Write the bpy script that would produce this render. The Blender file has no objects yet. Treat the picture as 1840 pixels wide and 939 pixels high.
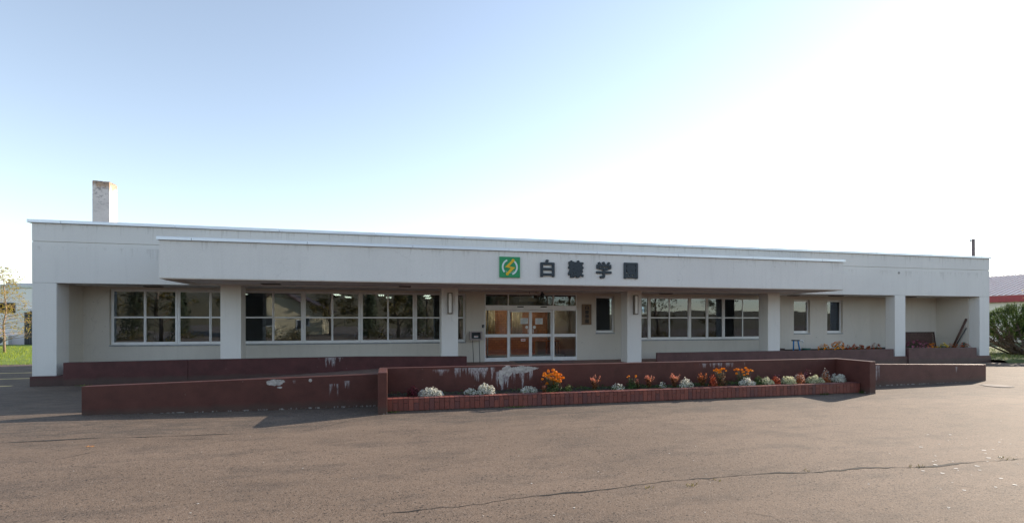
import bpy, bmesh, math, random
from mathutils import Vector, Matrix, noise as mnoise

S = bpy.context.scene
COL = S.collection
R = math.radians
rnd = random.Random(11)

# ------------------------------------------------------------ camera, sky, sun, exposure
H_EYE = 1.85
cam_d = bpy.data.cameras.new('camera')
cam = bpy.data.objects.new('camera', cam_d); COL.objects.link(cam)
cam_d.sensor_width = 36.0
cam_d.sensor_fit = 'HORIZONTAL'
cam_d.lens = 36.0 * 915 / 1840
cam_d.shift_y = 106.5 / 1840
cam_d.clip_start = 0.05
cam_d.clip_end = 3000
cam.location = (0, 0, H_EYE)
cam.rotation_euler = (R(90), 0, -math.atan(220 / 915))
S.camera = cam

SUN = Vector((2.55, 1.0, 1.0)).normalized()          # towards the sun
EL = math.asin(SUN.z)
AZ = math.atan2(SUN.x, SUN.y)
w = bpy.data.worlds.new('World'); S.world = w
w.use_nodes = True
nt = w.node_tree
for n in list(nt.nodes): nt.nodes.remove(n)
sky = nt.nodes.new('ShaderNodeTexSky'); sky.sky_type = 'NISHITA'
sky.sun_disc = False
sky.sun_elevation = EL
sky.sun_rotation = AZ
sky.air_density = 1.0
sky.dust_density = 0.12
sky.ozone_density = 1.2
bg = nt.nodes.new('ShaderNodeBackground'); bg.inputs['Strength'].default_value = 0.15
wo = nt.nodes.new('ShaderNodeOutputWorld')
hs = nt.nodes.new('ShaderNodeHueSaturation'); hs.inputs['Saturation'].default_value = .72
nt.links.new(sky.outputs[0], hs.inputs['Color']); nt.links.new(hs.outputs[0], bg.inputs['Color']); nt.links.new(bg.outputs[0], wo.inputs['Surface'])

sd = bpy.data.lights.new('sun', 'SUN'); sd.energy = 4.9; sd.angle = R(0.5); sd.color = (1.0, 0.85, 0.68)
so = bpy.data.objects.new('sun', sd); COL.objects.link(so)
so.rotation_euler = (-SUN).to_track_quat('-Z', 'Y').to_euler()
so.location = (40, 20, 30)
S.view_settings.view_transform = 'Standard'
S.view_settings.look = 'None'
S.view_settings.gamma = 1.0
S.view_settings.use_curve_mapping = False
S.view_settings.exposure = 0.92
S.cycles.max_bounces = 8
S.cycles.transparent_max_bounces = 24
S.cycles.caustics_reflective = False
S.cycles.caustics_refractive = False

# ------------------------------------------------------------ materials
def newmat(name):
    m = bpy.data.materials.new(name); m.use_nodes = True
    t = m.node_tree
    b = t.nodes['Principled BSDF']
    return m, t, b
def N(t, kind, **kw):
    n = t.nodes.new('ShaderNode' + kind)
    for k, v in kw.items(): setattr(n, k, v)
    return n
def val(t, op, a, b=None, c=None, clamp=False):
    n = N(t, 'Math', operation=op); n.use_clamp = clamp
    for i, x in enumerate((a, b, c)):
        if x is None: continue
        if isinstance(x, (int, float)): n.inputs[i].default_value = x
        else: t.links.new(x, n.inputs[i])
    return n.outputs[0]
def pos(t, scale=(1, 1, 1)):
    g = N(t, 'NewGeometry')
    mp = N(t, 'Mapping'); mp.inputs['Scale'].default_value = scale
    t.links.new(g.outputs['Position'], mp.inputs['Vector'])
    return mp.outputs[0]
def noise(t, vec, scale, detail=4, rough=.55, out='Fac'):
    n = N(t, 'TexNoise'); n.inputs['Scale'].default_value = scale
    n.inputs['Detail'].default_value = detail; n.inputs['Roughness'].default_value = rough
    t.links.new(vec, n.inputs['Vector'])
    return n.outputs[out]
def ramp(t, fac, stops):
    r = N(t, 'ValToRGB'); t.links.new(fac, r.inputs[0])
    e = r.color_ramp.elements
    while len(e) < len(stops): e.new(.5)
    for k, (p, c) in enumerate(stops):
        e[k].position = p
        e[k].color = (c, c, c, 1) if isinstance(c, (int, float)) else (*c, 1)
    return r.outputs[0]
def mix(t, fac, a, b, blend='MIX'):
    m = N(t, 'Mix', data_type='RGBA', blend_type=blend)
    for s, x in ((0, fac), (6, a), (7, b)):
        if isinstance(x, (int, float)): m.inputs[s].default_value = x
        elif isinstance(x, tuple): m.inputs[s].default_value = (*x, 1)
        else: t.links.new(x, m.inputs[s])
    return m.outputs[2]
def bump(t, b, h, dist, strength=1.0):
    n = N(t, 'Bump'); n.inputs['Distance'].default_value = dist; n.inputs['Strength'].default_value = strength
    t.links.new(h, n.inputs['Height']); t.links.new(n.outputs[0], b.inputs['Normal'])
def plain(name, col, rough=.6, metal=0, var=.12, scale=6, bmp=0):
    m, t, b = newmat(name)
    p = pos(t)
    f = noise(t, p, scale)
    lo = tuple(c * (1 - var) for c in col); hi = tuple(min(1, c * (1 + var)) for c in col)
    t.links.new(ramp(t, f, [(.3, lo), (.7, hi)]), b.inputs['Base Color'])
    b.inputs['Roughness'].default_value = rough; b.inputs['Metallic'].default_value = metal
    if bmp: bump(t, b, noise(t, p, 120, 3), bmp)
    return m
def leafmat(name, stops, trans=.3, rough=.55):
    m, t, b = newmat(name)
    g = N(t, 'NewGeometry')
    c = ramp(t, g.outputs['Random Per Island'], stops)
    t.links.new(c, b.inputs['Base Color'])
    b.inputs['Roughness'].default_value = rough
    b.inputs['Specular IOR Level'].default_value = .3
    tr = N(t, 'BsdfTranslucent'); t.links.new(c, tr.inputs[0])
    mx = N(t, 'MixShader'); mx.inputs[0].default_value = trans
    t.links.new(b.outputs[0], mx.inputs[1]); t.links.new(tr.outputs[0], mx.inputs[2])
    t.links.new(mx.outputs[0], t.nodes['Material Output'].inputs[0])
    return m

def stucco(name, col, drip=.10):
    m, t, b = newmat(name)
    p = pos(t)
    big = noise(t, p, .55, 5)
    c = ramp(t, big, [(.3, tuple(x * .92 for x in col)), (.7, col)])
    st = noise(t, pos(t, (5.5, 5.5, .35)), 1.0, 5, .65)              # rain streaks
    c = mix(t, ramp(t, st, [(.52, 0.0), (.72, drip)]), c, tuple(x * .45 for x in col))
    fine = noise(t, p, 46, 4, .7)
    c = mix(t, ramp(t, fine, [(.35, .14), (.6, 0.0)]), c, tuple(x * .5 for x in col))
    sp = noise(t, p, 9, 2)
    c = mix(t, ramp(t, sp, [(.73, 0.0), (.76, .35)]), c, tuple(x * .5 for x in (.5, .42, .34)))
    wn = N(t, 'VectorMath', operation='ADD'); t.links.new(p, wn.inputs[0])
    wv_ = N(t, 'VectorMath', operation='SCALE'); t.links.new(noise(t, p, 2.2, 4, .6, 'Color'), wv_.inputs[0]); wv_.inputs['Scale'].default_value = .7
    t.links.new(wv_.outputs[0], wn.inputs[1])
    vc = N(t, 'TexVoronoi', feature='DISTANCE_TO_EDGE'); vc.inputs['Scale'].default_value = .42; t.links.new(wn.outputs[0], vc.inputs['Vector'])
    ck = val(t, 'MULTIPLY', ramp(t, vc.outputs['Distance'], [(.0015, .24), (.005, 0.0)]), ramp(t, noise(t, p, .7, 3), [(.48, 0.0), (.6, 1.0)]))
    c = mix(t, ck, c, tuple(x * .4 for x in col))
    sep = N(t, 'SeparateXYZ'); t.links.new(p, sep.inputs[0])
    nd = noise(t, pos(t, (1, .3, .06)), 7, 4, .75)
    for zt, ln, x0, x1 in ((4.757, .55, -30, 60), (4.077, .50, -30, 60), (3.236, .16, 3.40, 4.08), (2.98, .10, -30, 60)):
        d = val(t, 'SUBTRACT', zt, sep.outputs[2])
        reach = val(t, 'MULTIPLY', val(t, 'MULTIPLY', val(t, 'SUBTRACT', nd, .50), 5.0, clamp=True), ln)
        k = val(t, 'MULTIPLY', val(t, 'MULTIPLY', val(t, 'SUBTRACT', reach, d), 5.0, clamp=True), val(t, 'MULTIPLY', d, 80.0, clamp=True))
        if x0 > -20:
            k = val(t, 'MULTIPLY', k, val(t, 'MULTIPLY', val(t, 'MULTIPLY', val(t, 'SUBTRACT', sep.outputs[0], x0), 20, clamp=True), val(t, 'MULTIPLY', val(t, 'SUBTRACT', x1, sep.outputs[0]), 20, clamp=True)))
        c = mix(t, val(t, 'MULTIPLY', k, .26), c, tuple(x * .48 for x in (col[0], col[1] * .97, col[2] * .90)))
    t.links.new(c, b.inputs['Base Color'])
    b.inputs['Roughness'].default_value = .72
    b.inputs['Specular IOR Level'].default_value = .3
    bump(t, b, noise(t, p, 70, 4, .7), .006)
    return m

def painted(name, col, stains=(), patches=(), rough=.5, limey=.8):
    """maroon paint on rough render; stains = lime drips (x0,x1,ztop,length), patches = flaked paint (x,z,rx,rz)"""
    m, t, b = newmat(name)
    p = pos(t)
    f = noise(t, p, 2.2, 6, .65)
    c = ramp(t, f, [(.28, tuple(x * .72 for x in col)), (.5, col), (.74, tuple(x * 1.25 for x in col))])
    fine = noise(t, p, 60, 3, .7)
    c = mix(t, ramp(t, fine, [(.3, .35), (.55, 0.0)]), c, tuple(x * .5 for x in col))
    # flecks where paint is gone
    fl = noise(t, p, 17, 2, .5)
    c = mix(t, ramp(t, fl, [(.765, 0.0), (.785, .6)]), c, (.42, .36, .32))
    sep = N(t, 'SeparateXYZ'); t.links.new(p, sep.inputs[0])
    X, Z = sep.outputs[0], sep.outputs[2]
    mask = None
    if stains:
        n1 = noise(t, pos(t, (1, 0.2, .05)), 11, 3, .7)
        n2 = noise(t, pos(t, (1, 1, .25)), 55, 4, .75)
        for x0, x1, zt, ln in stains:
            inx = val(t, 'MULTIPLY', val(t, 'MULTIPLY', val(t, 'SUBTRACT', X, x0), 25, clamp=True),
                      val(t, 'MULTIPLY', val(t, 'SUBTRACT', x1, X), 25, clamp=True))
            d = val(t, 'SUBTRACT', zt, Z)
            reach = val(t, 'MULTIPLY', val(t, 'MULTIPLY', val(t, 'SUBTRACT', n1, .4), 5.0, clamp=True), ln)
            dr = val(t, 'MULTIPLY', val(t, 'SUBTRACT', reach, d), 9.0, clamp=True)
            top = val(t, 'MULTIPLY', d, 60.0, clamp=True)
            k = val(t, 'MULTIPLY', val(t, 'MULTIPLY', inx, dr), top)
            k = val(t, 'MULTIPLY', k, val(t, 'MULTIPLY', val(t, 'SUBTRACT', n2, .36), 4.5, clamp=True))
            mask = k if mask is None else val(t, 'MAXIMUM', mask, k)
        c = mix(t, val(t, 'MULTIPLY', mask, .8), c, (.50, .49, .50))
    if patches:
        pm = None
        n3 = val(t, 'SUBTRACT', noise(t, p, 9, 5, .7), .5)
        n4 = val(t, 'SUBTRACT', noise(t, pos(t, (1, 1, 2)), 30, 4, .7), .5)
        wob = val(t, 'ADD', val(t, 'MULTIPLY', n3, 2.6), val(t, 'MULTIPLY', n4, 1.2))
        for x, z, rx, rz in patches:
            dx = val(t, 'DIVIDE', val(t, 'SUBTRACT', X, x), rx)
            dz = val(t, 'DIVIDE', val(t, 'SUBTRACT', Z, z), rz)
            dd = val(t, 'ADD', val(t, 'MULTIPLY', dx, dx), val(t, 'MULTIPLY', dz, dz))
            k = val(t, 'MULTIPLY', val(t, 'SUBTRACT', 1.0, val(t, 'ADD', dd, wob)), 9.0, clamp=True)
            pm = k if pm is None else val(t, 'MAXIMUM', pm, k)
        pc = ramp(t, noise(t, p, 13, 5, .7), [(.35, (.27, .25, .23)), (.62, (.52, .49, .46))])
        c = mix(t, pm, c, pc)
    # splash dirt and moss along the foot of the wall
    foot = val(t, 'MULTIPLY', val(t, 'SUBTRACT', .10, val(t, 'SUBTRACT', Z, val(t, 'MULTIPLY', noise(t, p, 3, 4), .16))), 9.0, clamp=True)
    c = mix(t, val(t, 'MULTIPLY', foot, .5), c, (.07, .062, .05))
    lime = val(t, 'MULTIPLY', val(t, 'MULTIPLY', val(t, 'SUBTRACT', .045, Z), 60, clamp=True), ramp(t, noise(t, pos(t, (1, 1, .4)), 12, 4, .7), [(.50, 0.0), (.60, limey)]))
    c = mix(t, lime, c, (.34, .32, .30))
    t.links.new(c, b.inputs['Base Color'])
    b.inputs['Roughness'].default_value = rough
    b.inputs['Specular IOR Level'].default_value = .30
    bump(t, b, noise(t, p, 75, 4, .7), .006)
    return m

def asphalt_mat():
    m, t, b = newmat('asphalt')
    p = pos(t)
    big = noise(t, pos(t, (.22, .5, 1)), 1.0, 5, .6)
    c = ramp(t, big, [(.3, (.152, .110, .080)), (.55, (.196, .142, .104)), (.75, (.226, .166, .122))])
    mid = noise(t, pos(t, (1, 2.2, 1)), .9, 6, .7)
    c = mix(t, ramp(t, mid, [(.47, 0.0), (.64, .62)]), c, (.085, .066, .053))
    # worn darker band along the planter, deepened to darken the walls' shadow
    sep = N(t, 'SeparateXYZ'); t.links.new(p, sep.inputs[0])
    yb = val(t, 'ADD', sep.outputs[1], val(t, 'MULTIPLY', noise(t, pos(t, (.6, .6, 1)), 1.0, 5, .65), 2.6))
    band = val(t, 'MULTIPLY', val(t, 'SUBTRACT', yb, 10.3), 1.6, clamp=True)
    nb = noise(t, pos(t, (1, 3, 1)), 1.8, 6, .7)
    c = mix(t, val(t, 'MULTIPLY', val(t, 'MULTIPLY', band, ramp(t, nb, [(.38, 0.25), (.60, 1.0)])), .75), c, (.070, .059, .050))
    # aggregate: pale stones, dark pits
    v = N(t, 'TexVoronoi'); v.inputs['Scale'].default_value = 85; t.links.new(p, v.inputs['Vector'])
    sep2 = N(t, 'SeparateColor'); t.links.new(v.outputs['Color'], sep2.inputs[0])
    c = mix(t, ramp(t, sep2.outputs[0], [(.0, .42), (.42, 0.0)]), c, (.10, .084, .074))
    c = mix(t, ramp(t, sep2.outputs[1], [(.78, 0.0), (1.0, .45)]), c, (.33, .27, .22))
    dens = noise(t, p, .35, 3)
    pit2 = noise(t, p, 58, 3, .7)
    dn = ramp(t, dens, [(.36, .35), (.62, 1.0)])
    for sc_, thr, dk in ((100, .14, .8), (62, .075, .85), (38, .016, .8)):
        v2 = N(t, 'TexVoronoi'); v2.inputs['Scale'].default_value = sc_; v2.inputs['Randomness'].default_value = 1; t.links.new(p, v2.inputs['Vector'])
        s2 = N(t, 'SeparateColor'); t.links.new(v2.outputs['Color'], s2.inputs[0])
        pick = val(t, 'LESS_THAN', s2.outputs[2], val(t, 'MULTIPLY', dn, thr))
        core = val(t, 'MULTIPLY', val(t, 'SUBTRACT', .62, v2.outputs['Distance']), 4.0, clamp=True)
        c = mix(t, val(t, 'MULTIPLY', val(t, 'MULTIPLY', pick, core), dk), c, (.022, .019, .018))
    # few white specks
    ws = noise(t, p, 30, 1)
    c = mix(t, ramp(t, ws, [(.815, 0.0), (.83, .9)]), c, (.7, .68, .64))
    t.links.new(c, b.inputs['Base Color'])
    b.inputs['Roughness'].default_value = .85
    b.inputs['Specular IOR Level'].default_value = .22
    hb = val(t, 'ADD', val(t, 'MULTIPLY', pit2, .5), val(t, 'MULTIPLY', v.outputs['Distance'], -.7))
    bump(t, b, hb, .005, .55)
    return m

def glass_mat(name, tint=(.62, .68, .68), refl=1.9):
    m, t, b = newmat(name)
    t.nodes.remove(b)
    tr = N(t, 'BsdfTransparent'); tr.inputs[0].default_value = (*tint, 1)
    gl = N(t, 'BsdfGlossy'); gl.inputs['Roughness'].default_value = .0
    gl.inputs['Color'].default_value = (.74, .85, 1.0, 1)
    fr = N(t, 'Fresnel'); fr.inputs['IOR'].default_value = refl
    bp = N(t, 'Bump'); bp.inputs['Distance'].default_value = .010; bp.inputs['Strength'].default_value = .12
    t.links.new(noise(t, pos(t), 1.3, 2), bp.inputs['Height'])
    t.links.new(bp.outputs[0], gl.inputs['Normal'])
    mx = N(t, 'MixShader')
    t.links.new(fr.outputs[0], mx.inputs[0]); t.links.new(tr.outputs[0], mx.inputs[1]); t.links.new(gl.outputs[0], mx.inputs[2])
    t.links.new(mx.outputs[0], t.nodes['Material Output'].inputs[0])
    return m
def emit_mat(name, col, st):
    m, t, b = newmat(name)
    b.inputs['Base Color'].default_value = (*col, 1)
    b.inputs['Emission Color'].default_value = (*col, 1); b.inputs['Emission Strength'].default_value = st
    return m
def wood_mat(name, a, bb, scale=(2, 2, 14), rough=.55):
    m, t, b = newmat(name)
    f = noise(t, pos(t, scale), 2.0, 6, .6)
    t.links.new(ramp(t, f, [(.3, a), (.7, bb)]), b.inputs['Base Color'])
    b.inputs['Roughness'].default_value = rough
    return m
def island_mat(name, stops, rough=.6, scale=40):
    m, t, b = newmat(name)
    g = N(t, 'NewGeometry')
    c = ramp(t, g.outputs['Random Per Island'], stops)
    c = mix(t, ramp(t, noise(t, pos(t), scale), [(.35, .45), (.6, 0.0)]), c, (.09, .05, .04))
    t.links.new(c, b.inputs['Base Color']); b.inputs['Roughness'].default_value = rough
    return m
def grass_ground(name, a, bb):
    m, t, b = newmat(name)
    f = noise(t, pos(t), 3.5, 8, .7)
    t.links.new(ramp(t, f, [(.3, a), (.7, bb)]), b.inputs['Base Color']); b.inputs['Roughness'].default_value = .9
    bump(t, b, noise(t, pos(t), 30, 4), .04)
    return m
def brickwall_mat(name):
    m, t, b = newmat(name)
    g = pos(t)
    rot = N(t, 'Mapping'); rot.inputs['Rotation'].default_value = (R(90), 0, 0); t.links.new(g, rot.inputs['Vector'])
    br = N(t, 'TexBrick'); t.links.new(rot.outputs[0], br.inputs['Vector'])
    br.inputs['Color1'].default_value = (.46, .19, .085, 1); br.inputs['Color2'].default_value = (.36, .13, .06, 1)
    br.inputs['Mortar'].default_value = (.16, .07, .035, 1)
    br.inputs['Scale'].default_value = 2.2; br.inputs['Mortar Size'].default_value = .012
    t.links.new(br.outputs[0], b.inputs['Base Color']); b.inputs['Roughness'].default_value = .5
    return m

M = {}
M['facade'] = stucco('facade_paint', (.80, .788, .757))
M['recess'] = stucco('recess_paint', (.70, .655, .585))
M['soffit'] = plain('soffit_board', (.74, .71, .67), .8, var=.10, scale=.7)
M['soffit_edge'] = plain('soffit_edge', (.64, .57, .49), .85, var=.12)
M['alu'] = plain('aluminium', (.62, .64, .66), .38, .55, var=.06, scale=3)
M['alu_white'] = plain('anodised_frame', (.80, .80, .80), .42, .10, var=.06, scale=3)
M['coping'] = plain('coping_metal', (.68, .72, .78), .35, .6, var=.06, scale=1.2)
M['sill'] = plain('sill_metal', (.30, .33, .36), .45, .5)
M['glass'] = glass_mat('window_glass', (.70, .73, .71), 2.15)
M['doorglass'] = glass_mat('door_glass', (.80, .82, .80), 1.7)
M['concrete'] = plain('grey_concrete', (.32, .31, .29), .85, var=.18, bmp=.004)
M['white'] = plain('white_paint', (.75, .75, .74), .5, var=.05)
M['int_wall'] = plain('interior_wall', (.27, .235, .19), .8, var=.06)
M['int_dark'] = plain('interior_ceiling', (.20, .19, .17), .85)
M['int_floor'] = plain('interior_floor', (.26, .17, .10), .4, var=.2)
M['hall_brick'] = brickwall_mat('hall_brick')
M['hall_floor'] = wood_mat('hall_floor', (.34, .13, .05), (.5, .22, .09), (2, 12, 2), .3)
M['lamp_on'] = emit_mat('fluorescent', (.90, 1.0, .86), 1.2)
M['hall_fill'] = emit_mat('hall_fill', (1.0, .90, .76), 3.6)
M['tile'] = plain('terrace_tile', (.19, .085, .065), .6, var=.2, scale=4, bmp=.002)
M['rampcon'] = plain('ramp_concrete', (.22, .15, .125), .75, var=.2, scale=3)
M['black'] = plain('black_plastic', (.02, .02, .022), .4)
M['dark'] = plain('dark_metal', (.06, .065, .07), .5, .3)
M['green'] = plain('sign_green', (.008, .27, .095), .35, var=.05)
M['yellow'] = plain('sign_yellow', (.72, .46, .01), .4, var=.03)
M['signwhite'] = plain('sign_white', (.62, .74, .72), .4, var=.03)
M['letter'] = plain('letter_navy', (.020, .032, .045), .45, var=.1)
M['plate_wood'] = wood_mat('plate_wood', (.13, .09, .06), (.27, .17, .09), (14, 4, 1.2))
M['ink'] = plain('black_ink', (.012, .012, .012), .6)
M['paper'] = plain('paper', (.72, .75, .74), .8, var=.03)
M['print'] = plain('printed_grey', (.30, .32, .33), .8)
M['red_print'] = plain('printed_red', (.62, .16, .10), .8)
M['lampshade'] = plain('lamp_diffuser', (.78, .77, .74), .35, var=.05)
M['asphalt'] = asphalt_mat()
M['crack'] = plain('crack_dark', (.016, .014, .013), .95)
M['soil'] = plain('soil', (.042, .030, .022), .95, var=.5, scale=30, bmp=.02)
M['border'] = island_mat('border_brick', [(0, (.17, .044, .033)), (.45, (.24, .062, .043)), (.6, (.13, .045, .045)), (1, (.28, .075, .050))], .5)
M['mortar'] = plain('mortar', (.13, .085, .07), .9)
M['brownpanel'] = plain('brown_panel', (.065, .032, .026), .6)
M['blue'] = plain('blue_paint', (.02, .17, .42), .4)
M['hose'] = plain('green_hose', (.02, .10, .075), .5)
M['pole_brown'] = plain('pole_brown', (.085, .045, .035), .7)
M['bark'] = plain('bark', (.13, .095, .07), .9, var=.35, scale=14, bmp=.01)
M['bark_pale'] = plain('bark_pale', (.30, .21, .15), .9, var=.3, scale=12)
MAROON = (.098, .034, .027)
M['maroon'] = painted('maroon_wall', MAROON)

# ------------------------------------------------------------ mesh helpers
class MB:
    def __init__(self): self.bm = bmesh.new()
    def box(self, x0, x1, y0, y1, z0, z1, bev=0):
        vs = [self.bm.verts.new((x, y, z)) for z in (z0, z1) for y in (y0, y1) for x in (x0, x1)]
        F = [(0, 2, 3, 1), (4, 5, 7, 6), (0, 1, 5, 4), (2, 6, 7, 3), (0, 4, 6, 2), (1, 3, 7, 5)]
        fs = [self.bm.faces.new([vs[i] for i in f]) for f in F]
        if bev:
            es = list({e for f in fs for e in f.edges})
            bmesh.ops.bevel(self.bm, geom=es, offset=bev, segments=2, affect='EDGES', profile=.6)
        return vs
    def prism(self, pts, y0, y1):
        """polygon in the XZ plane extruded from y0 to y1"""
        a = [self.bm.verts.new((x, y0, z)) for x, z in pts]
        b = [self.bm.verts.new((x, y1, z)) for x, z in pts]
        n = len(pts)
        self.bm.faces.new(a); self.bm.faces.new(b[::-1])
        for i in range(n): self.bm.faces.new((a[i], b[i], b[(i + 1) % n], a[(i + 1) % n]))
    def hull8(self, pts):
        """8 corners ordered like box()"""
        vs = [self.bm.verts.new(p) for p in pts]
        for f in [(0, 2, 3, 1), (4, 5, 7, 6), (0, 1, 5, 4), (2, 6, 7, 3), (0, 4, 6, 2), (1, 3, 7, 5)]:
            self.bm.faces.new([vs[i] for i in f])
    def tube(self, pts, radii, seg=8, cap=True):
        pts = [Vector(p) for p in pts]
        if isinstance(radii, (int, float)): radii = [radii] * len(pts)
        rings = []
        up = None
        for i, p in enumerate(pts):
            d = (pts[min(i + 1, len(pts) - 1)] - pts[max(i - 1, 0)]).normalized()
            if up is None:
                up = d.orthogonal().normalized()
            else:
                up = (up - d * up.dot(d))
                up = up.normalized() if up.length > 1e-5 else d.orthogonal().normalized()
            sd_ = d.cross(up)
            rings.append([self.bm.verts.new(p + (up * math.cos(a) + sd_ * math.sin(a)) * radii[i])
                          for a in (2 * math.pi * k / seg for k in range(seg))])
        for a, b in zip(rings, rings[1:]):
            for k in range(seg):
                f = self.bm.faces.new((a[k], a[(k + 1) % seg], b[(k + 1) % seg], b[k])); f.smooth = True
        if cap:
            self.bm.faces.new(rings[0][::-1]); self.bm.faces.new(rings[-1])
    def leaf(self, p, nrm, ln, wd, up=None):
        nrm = Vector(nrm).normalized()
        a = nrm.orthogonal().normalized() if up is None else Vector(up).normalized()
        if up is None: a.rotate(Matrix.Rotation(rnd.uniform(0, 6.283), 3, nrm))
        b = nrm.cross(a)
        p = Vector(p)
        vs = [self.bm.verts.new(p - a * ln * .5), self.bm.verts.new(p + b * wd * .5 + nrm * wd * .12),
              self.bm.verts.new(p + a * ln * .5), self.bm.verts.new(p - b * wd * .5 + nrm * wd * .12)]
        self.bm.faces.new(vs)
    def disc(self, p, nrm, r, seg=5, cup=.0):
        nrm = Vector(nrm).normalized(); a = nrm.orthogonal().normalized(); b = nrm.cross(a); p = Vector(p)
        ph = rnd.uniform(0, 6.28)
        c = self.bm.verts.new(p)
        vs = [self.bm.verts.new(p + (a * math.cos(ph + 6.2832 * k / seg) + b * math.sin(ph + 6.2832 * k / seg)) * r + nrm * cup * r) for k in range(seg)]
        for k in range(seg): self.bm.faces.new((c, vs[k], vs[(k + 1) % seg]))
    def ball(self, p, r, sub=1, sq=(1, 1, 1), jit=0):
        q = bmesh.ops.create_icosphere(self.bm, subdivisions=sub, radius=1)
        for v in q['verts']:
            k = r * (1 + rnd.uniform(-jit, jit))
            v.co = Vector((v.co.x * k * sq[0] + p[0], v.co.y * k * sq[1] + p[1], v.co.z * k * sq[2] + p[2]))
    def build(self, name, mat, parent=None, smooth=False):
        bmesh.ops.recalc_face_normals(self.bm, faces=self.bm.faces) if not getattr(self, 'raw', False) else None
        me = bpy.data.meshes.new(name)
        off = parent.get('_w') if parent is not None else None
        if parent is not None:
            wloc = world_loc(parent)
            bmesh.ops.translate(self.bm, verts=self.bm.verts, vec=-wloc)
        self.bm.to_mesh(me); self.bm.free()
        if smooth:
            for f in me.polygons: f.use_smooth = True
        me.materials.append(mat if not isinstance(mat, str) else M[mat])
        o = bpy.data.objects.new(name, me); COL.objects.link(o)
        if parent is not None: o.parent = parent
        return o
def world_loc(o):
    v = Vector((0, 0, 0))
    while o is not None:
        v += Vector(o.location); o = o.parent
    return v
def raw():
    m = MB(); m.raw = True
    return m
def tag(o, label, cat, group=None):
    o['label'] = label; o['category'] = cat
    if group: o['group'] = group
    return o
def thing(name, loc, label, cat, group=None):
    o = bpy.data.objects.new(name, None); COL.objects.link(o)
    o.empty_display_size = .2
    o.location = loc
    return tag(o, label, cat, group)
def struct(o, kind='structure'):
    o['kind'] = kind
    return o
def recenter(o):
    """move a top-level mesh's origin to the middle of its base"""
    me = o.data
    xs = [v.co.x for v in me.vertices]; ys = [v.co.y for v in me.vertices]; zs = [v.co.z for v in me.vertices]
    c = Vector(((min(xs) + max(xs)) / 2, (min(ys) + max(ys)) / 2, min(zs)))
    me.transform(Matrix.Translation(-c)); o.location = c
    return o
def copy_tree(o, parent=None):
    c = o.copy(); COL.objects.link(c)
    if parent is not None: c.parent = parent
    for ch in list(o.children): copy_tree(ch, c)
    return c

# ------------------------------------------------------------ ground
def gh(x, y):
    e1 = math.exp(-((x + 6.5) / 2.6) ** 2 - ((y - 11.2) / 1.8) ** 2) * .05
    e2 = math.exp(-((x - 18.0) / 2.8) ** 2 - ((y - 11.6) / 1.8) ** 2) * .04
    k = min(1, max(0, (y - 13.5) / 3.0)); k = k * k * (3 - 2 * k)
    return e1 + e2 - .085 * k
def ground():
    m = MB()
    def lines(a, b, st, outer):
        v = []
        x = a
        while x <= b + 1e-6: v.append(x); x += st
        return sorted(set([-q for q in outer] + v + outer))
    X = lines(-24, 40, .5, [60, 120, 300, 1200])
    Y = lines(-4, 34, .5, [60, 120, 300, 1200])
    g = [[m.bm.verts.new((x, y, gh(x, y))) for x in X] for y in Y]
    for j in range(len(Y) - 1):
        for i in range(len(X) - 1):
            f = m.bm.faces.new((g[j][i], g[j][i + 1], g[j + 1][i + 1], g[j + 1][i])); f.smooth = True
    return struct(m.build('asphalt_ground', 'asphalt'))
ground()

def ribbon(name, pts, wd, mat='crack', dz=.004, jit=.02, sub=14):
    m = raw(); P = []
    for (a, b) in zip(pts, pts[1:]):
        n = max(2, int(math.hypot(b[0] - a[0], b[1] - a[1]) * sub))
        for k in range(n):
            t = k / n; P.append((a[0] + (b[0] - a[0]) * t, a[1] + (b[1] - a[1]) * t))
    P.append(pts[-1])
    prev = None
    for i, (x, y) in enumerate(P):
        q = P[min(i + 1, len(P) - 1)]; o = P[max(i - 1, 0)]
        d = Vector((q[0] - o[0], q[1] - o[1])).normalized(); nn = Vector((-d.y, d.x))
        s = mnoise.noise((x * 1.1, y * 1.1, 3)) * jit * 2.5 + mnoise.noise((x * 7, y * 7, 0)) * jit
        wv = wd * max(.22, .42 + 1.5 * mnoise.noise((x * 1.3, y * 1.3, 9)) + .7 * mnoise.noise((x * 6, y * 6, 4)) + .35 * rnd.random()) * min(1, .25 + min(i, len(P) - 1 - i) / 10)
        c = Vector((x, y)) + nn * s
        a, b = c + nn * wv * .5, c - nn * wv * .5
        va = m.bm.verts.new((a.x, a.y, gh(a.x, a.y) + dz)); vb = m.bm.verts.new((b.x, b.y, gh(b.x, b.y) + dz))
        if prev: m.bm.faces.new((prev[0], prev[1], vb, va))
        prev = (va, vb)
    o = m.build(name, mat)
    return struct(o)
def gp(px, py, Z=0):
    s_, c_ = math.sin(math.atan(220 / 915)), math.cos(math.atan(220 / 915))
    u = (px - 920) / 915; z = (H_EYE - Z) * 915 / (py - 576)
    return (z * (u * c_ + s_), z * (c_ - u * s_))
ribbon('pavement_crack', [(-.1, 5.04), (1.3, 5.16), (2.1, 5.22), (3.6, 5.3), (5.0, 5.22), (6.5, 5.12), (8.3, 5.06), (11.5, 4.9)], .040, jit=.035, sub=22)
ribbon('pavement_crack', [gp(-60, 801), gp(0, 797), gp(150, 789), gp(300, 784), gp(420, 779)], .04)
ribbon('pavement_crack', [gp(280, 791), gp(370, 788)], .025)
ribbon('pavement_crack', [gp(100, 826), gp(200, 806), gp(215, 803)], .012, sub=20)
ribbon('pavement_crack', [gp(1335, 919), gp(1385, 926), gp(1410, 940)], .010, sub=30)
ribbon('pavement_crack', [gp(1440, 929), gp(1485, 937)], .008, sub=30)
ribbon('pavement_crack', [gp(1563, 907), gp(1580, 920)], .008, sub=30)
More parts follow.
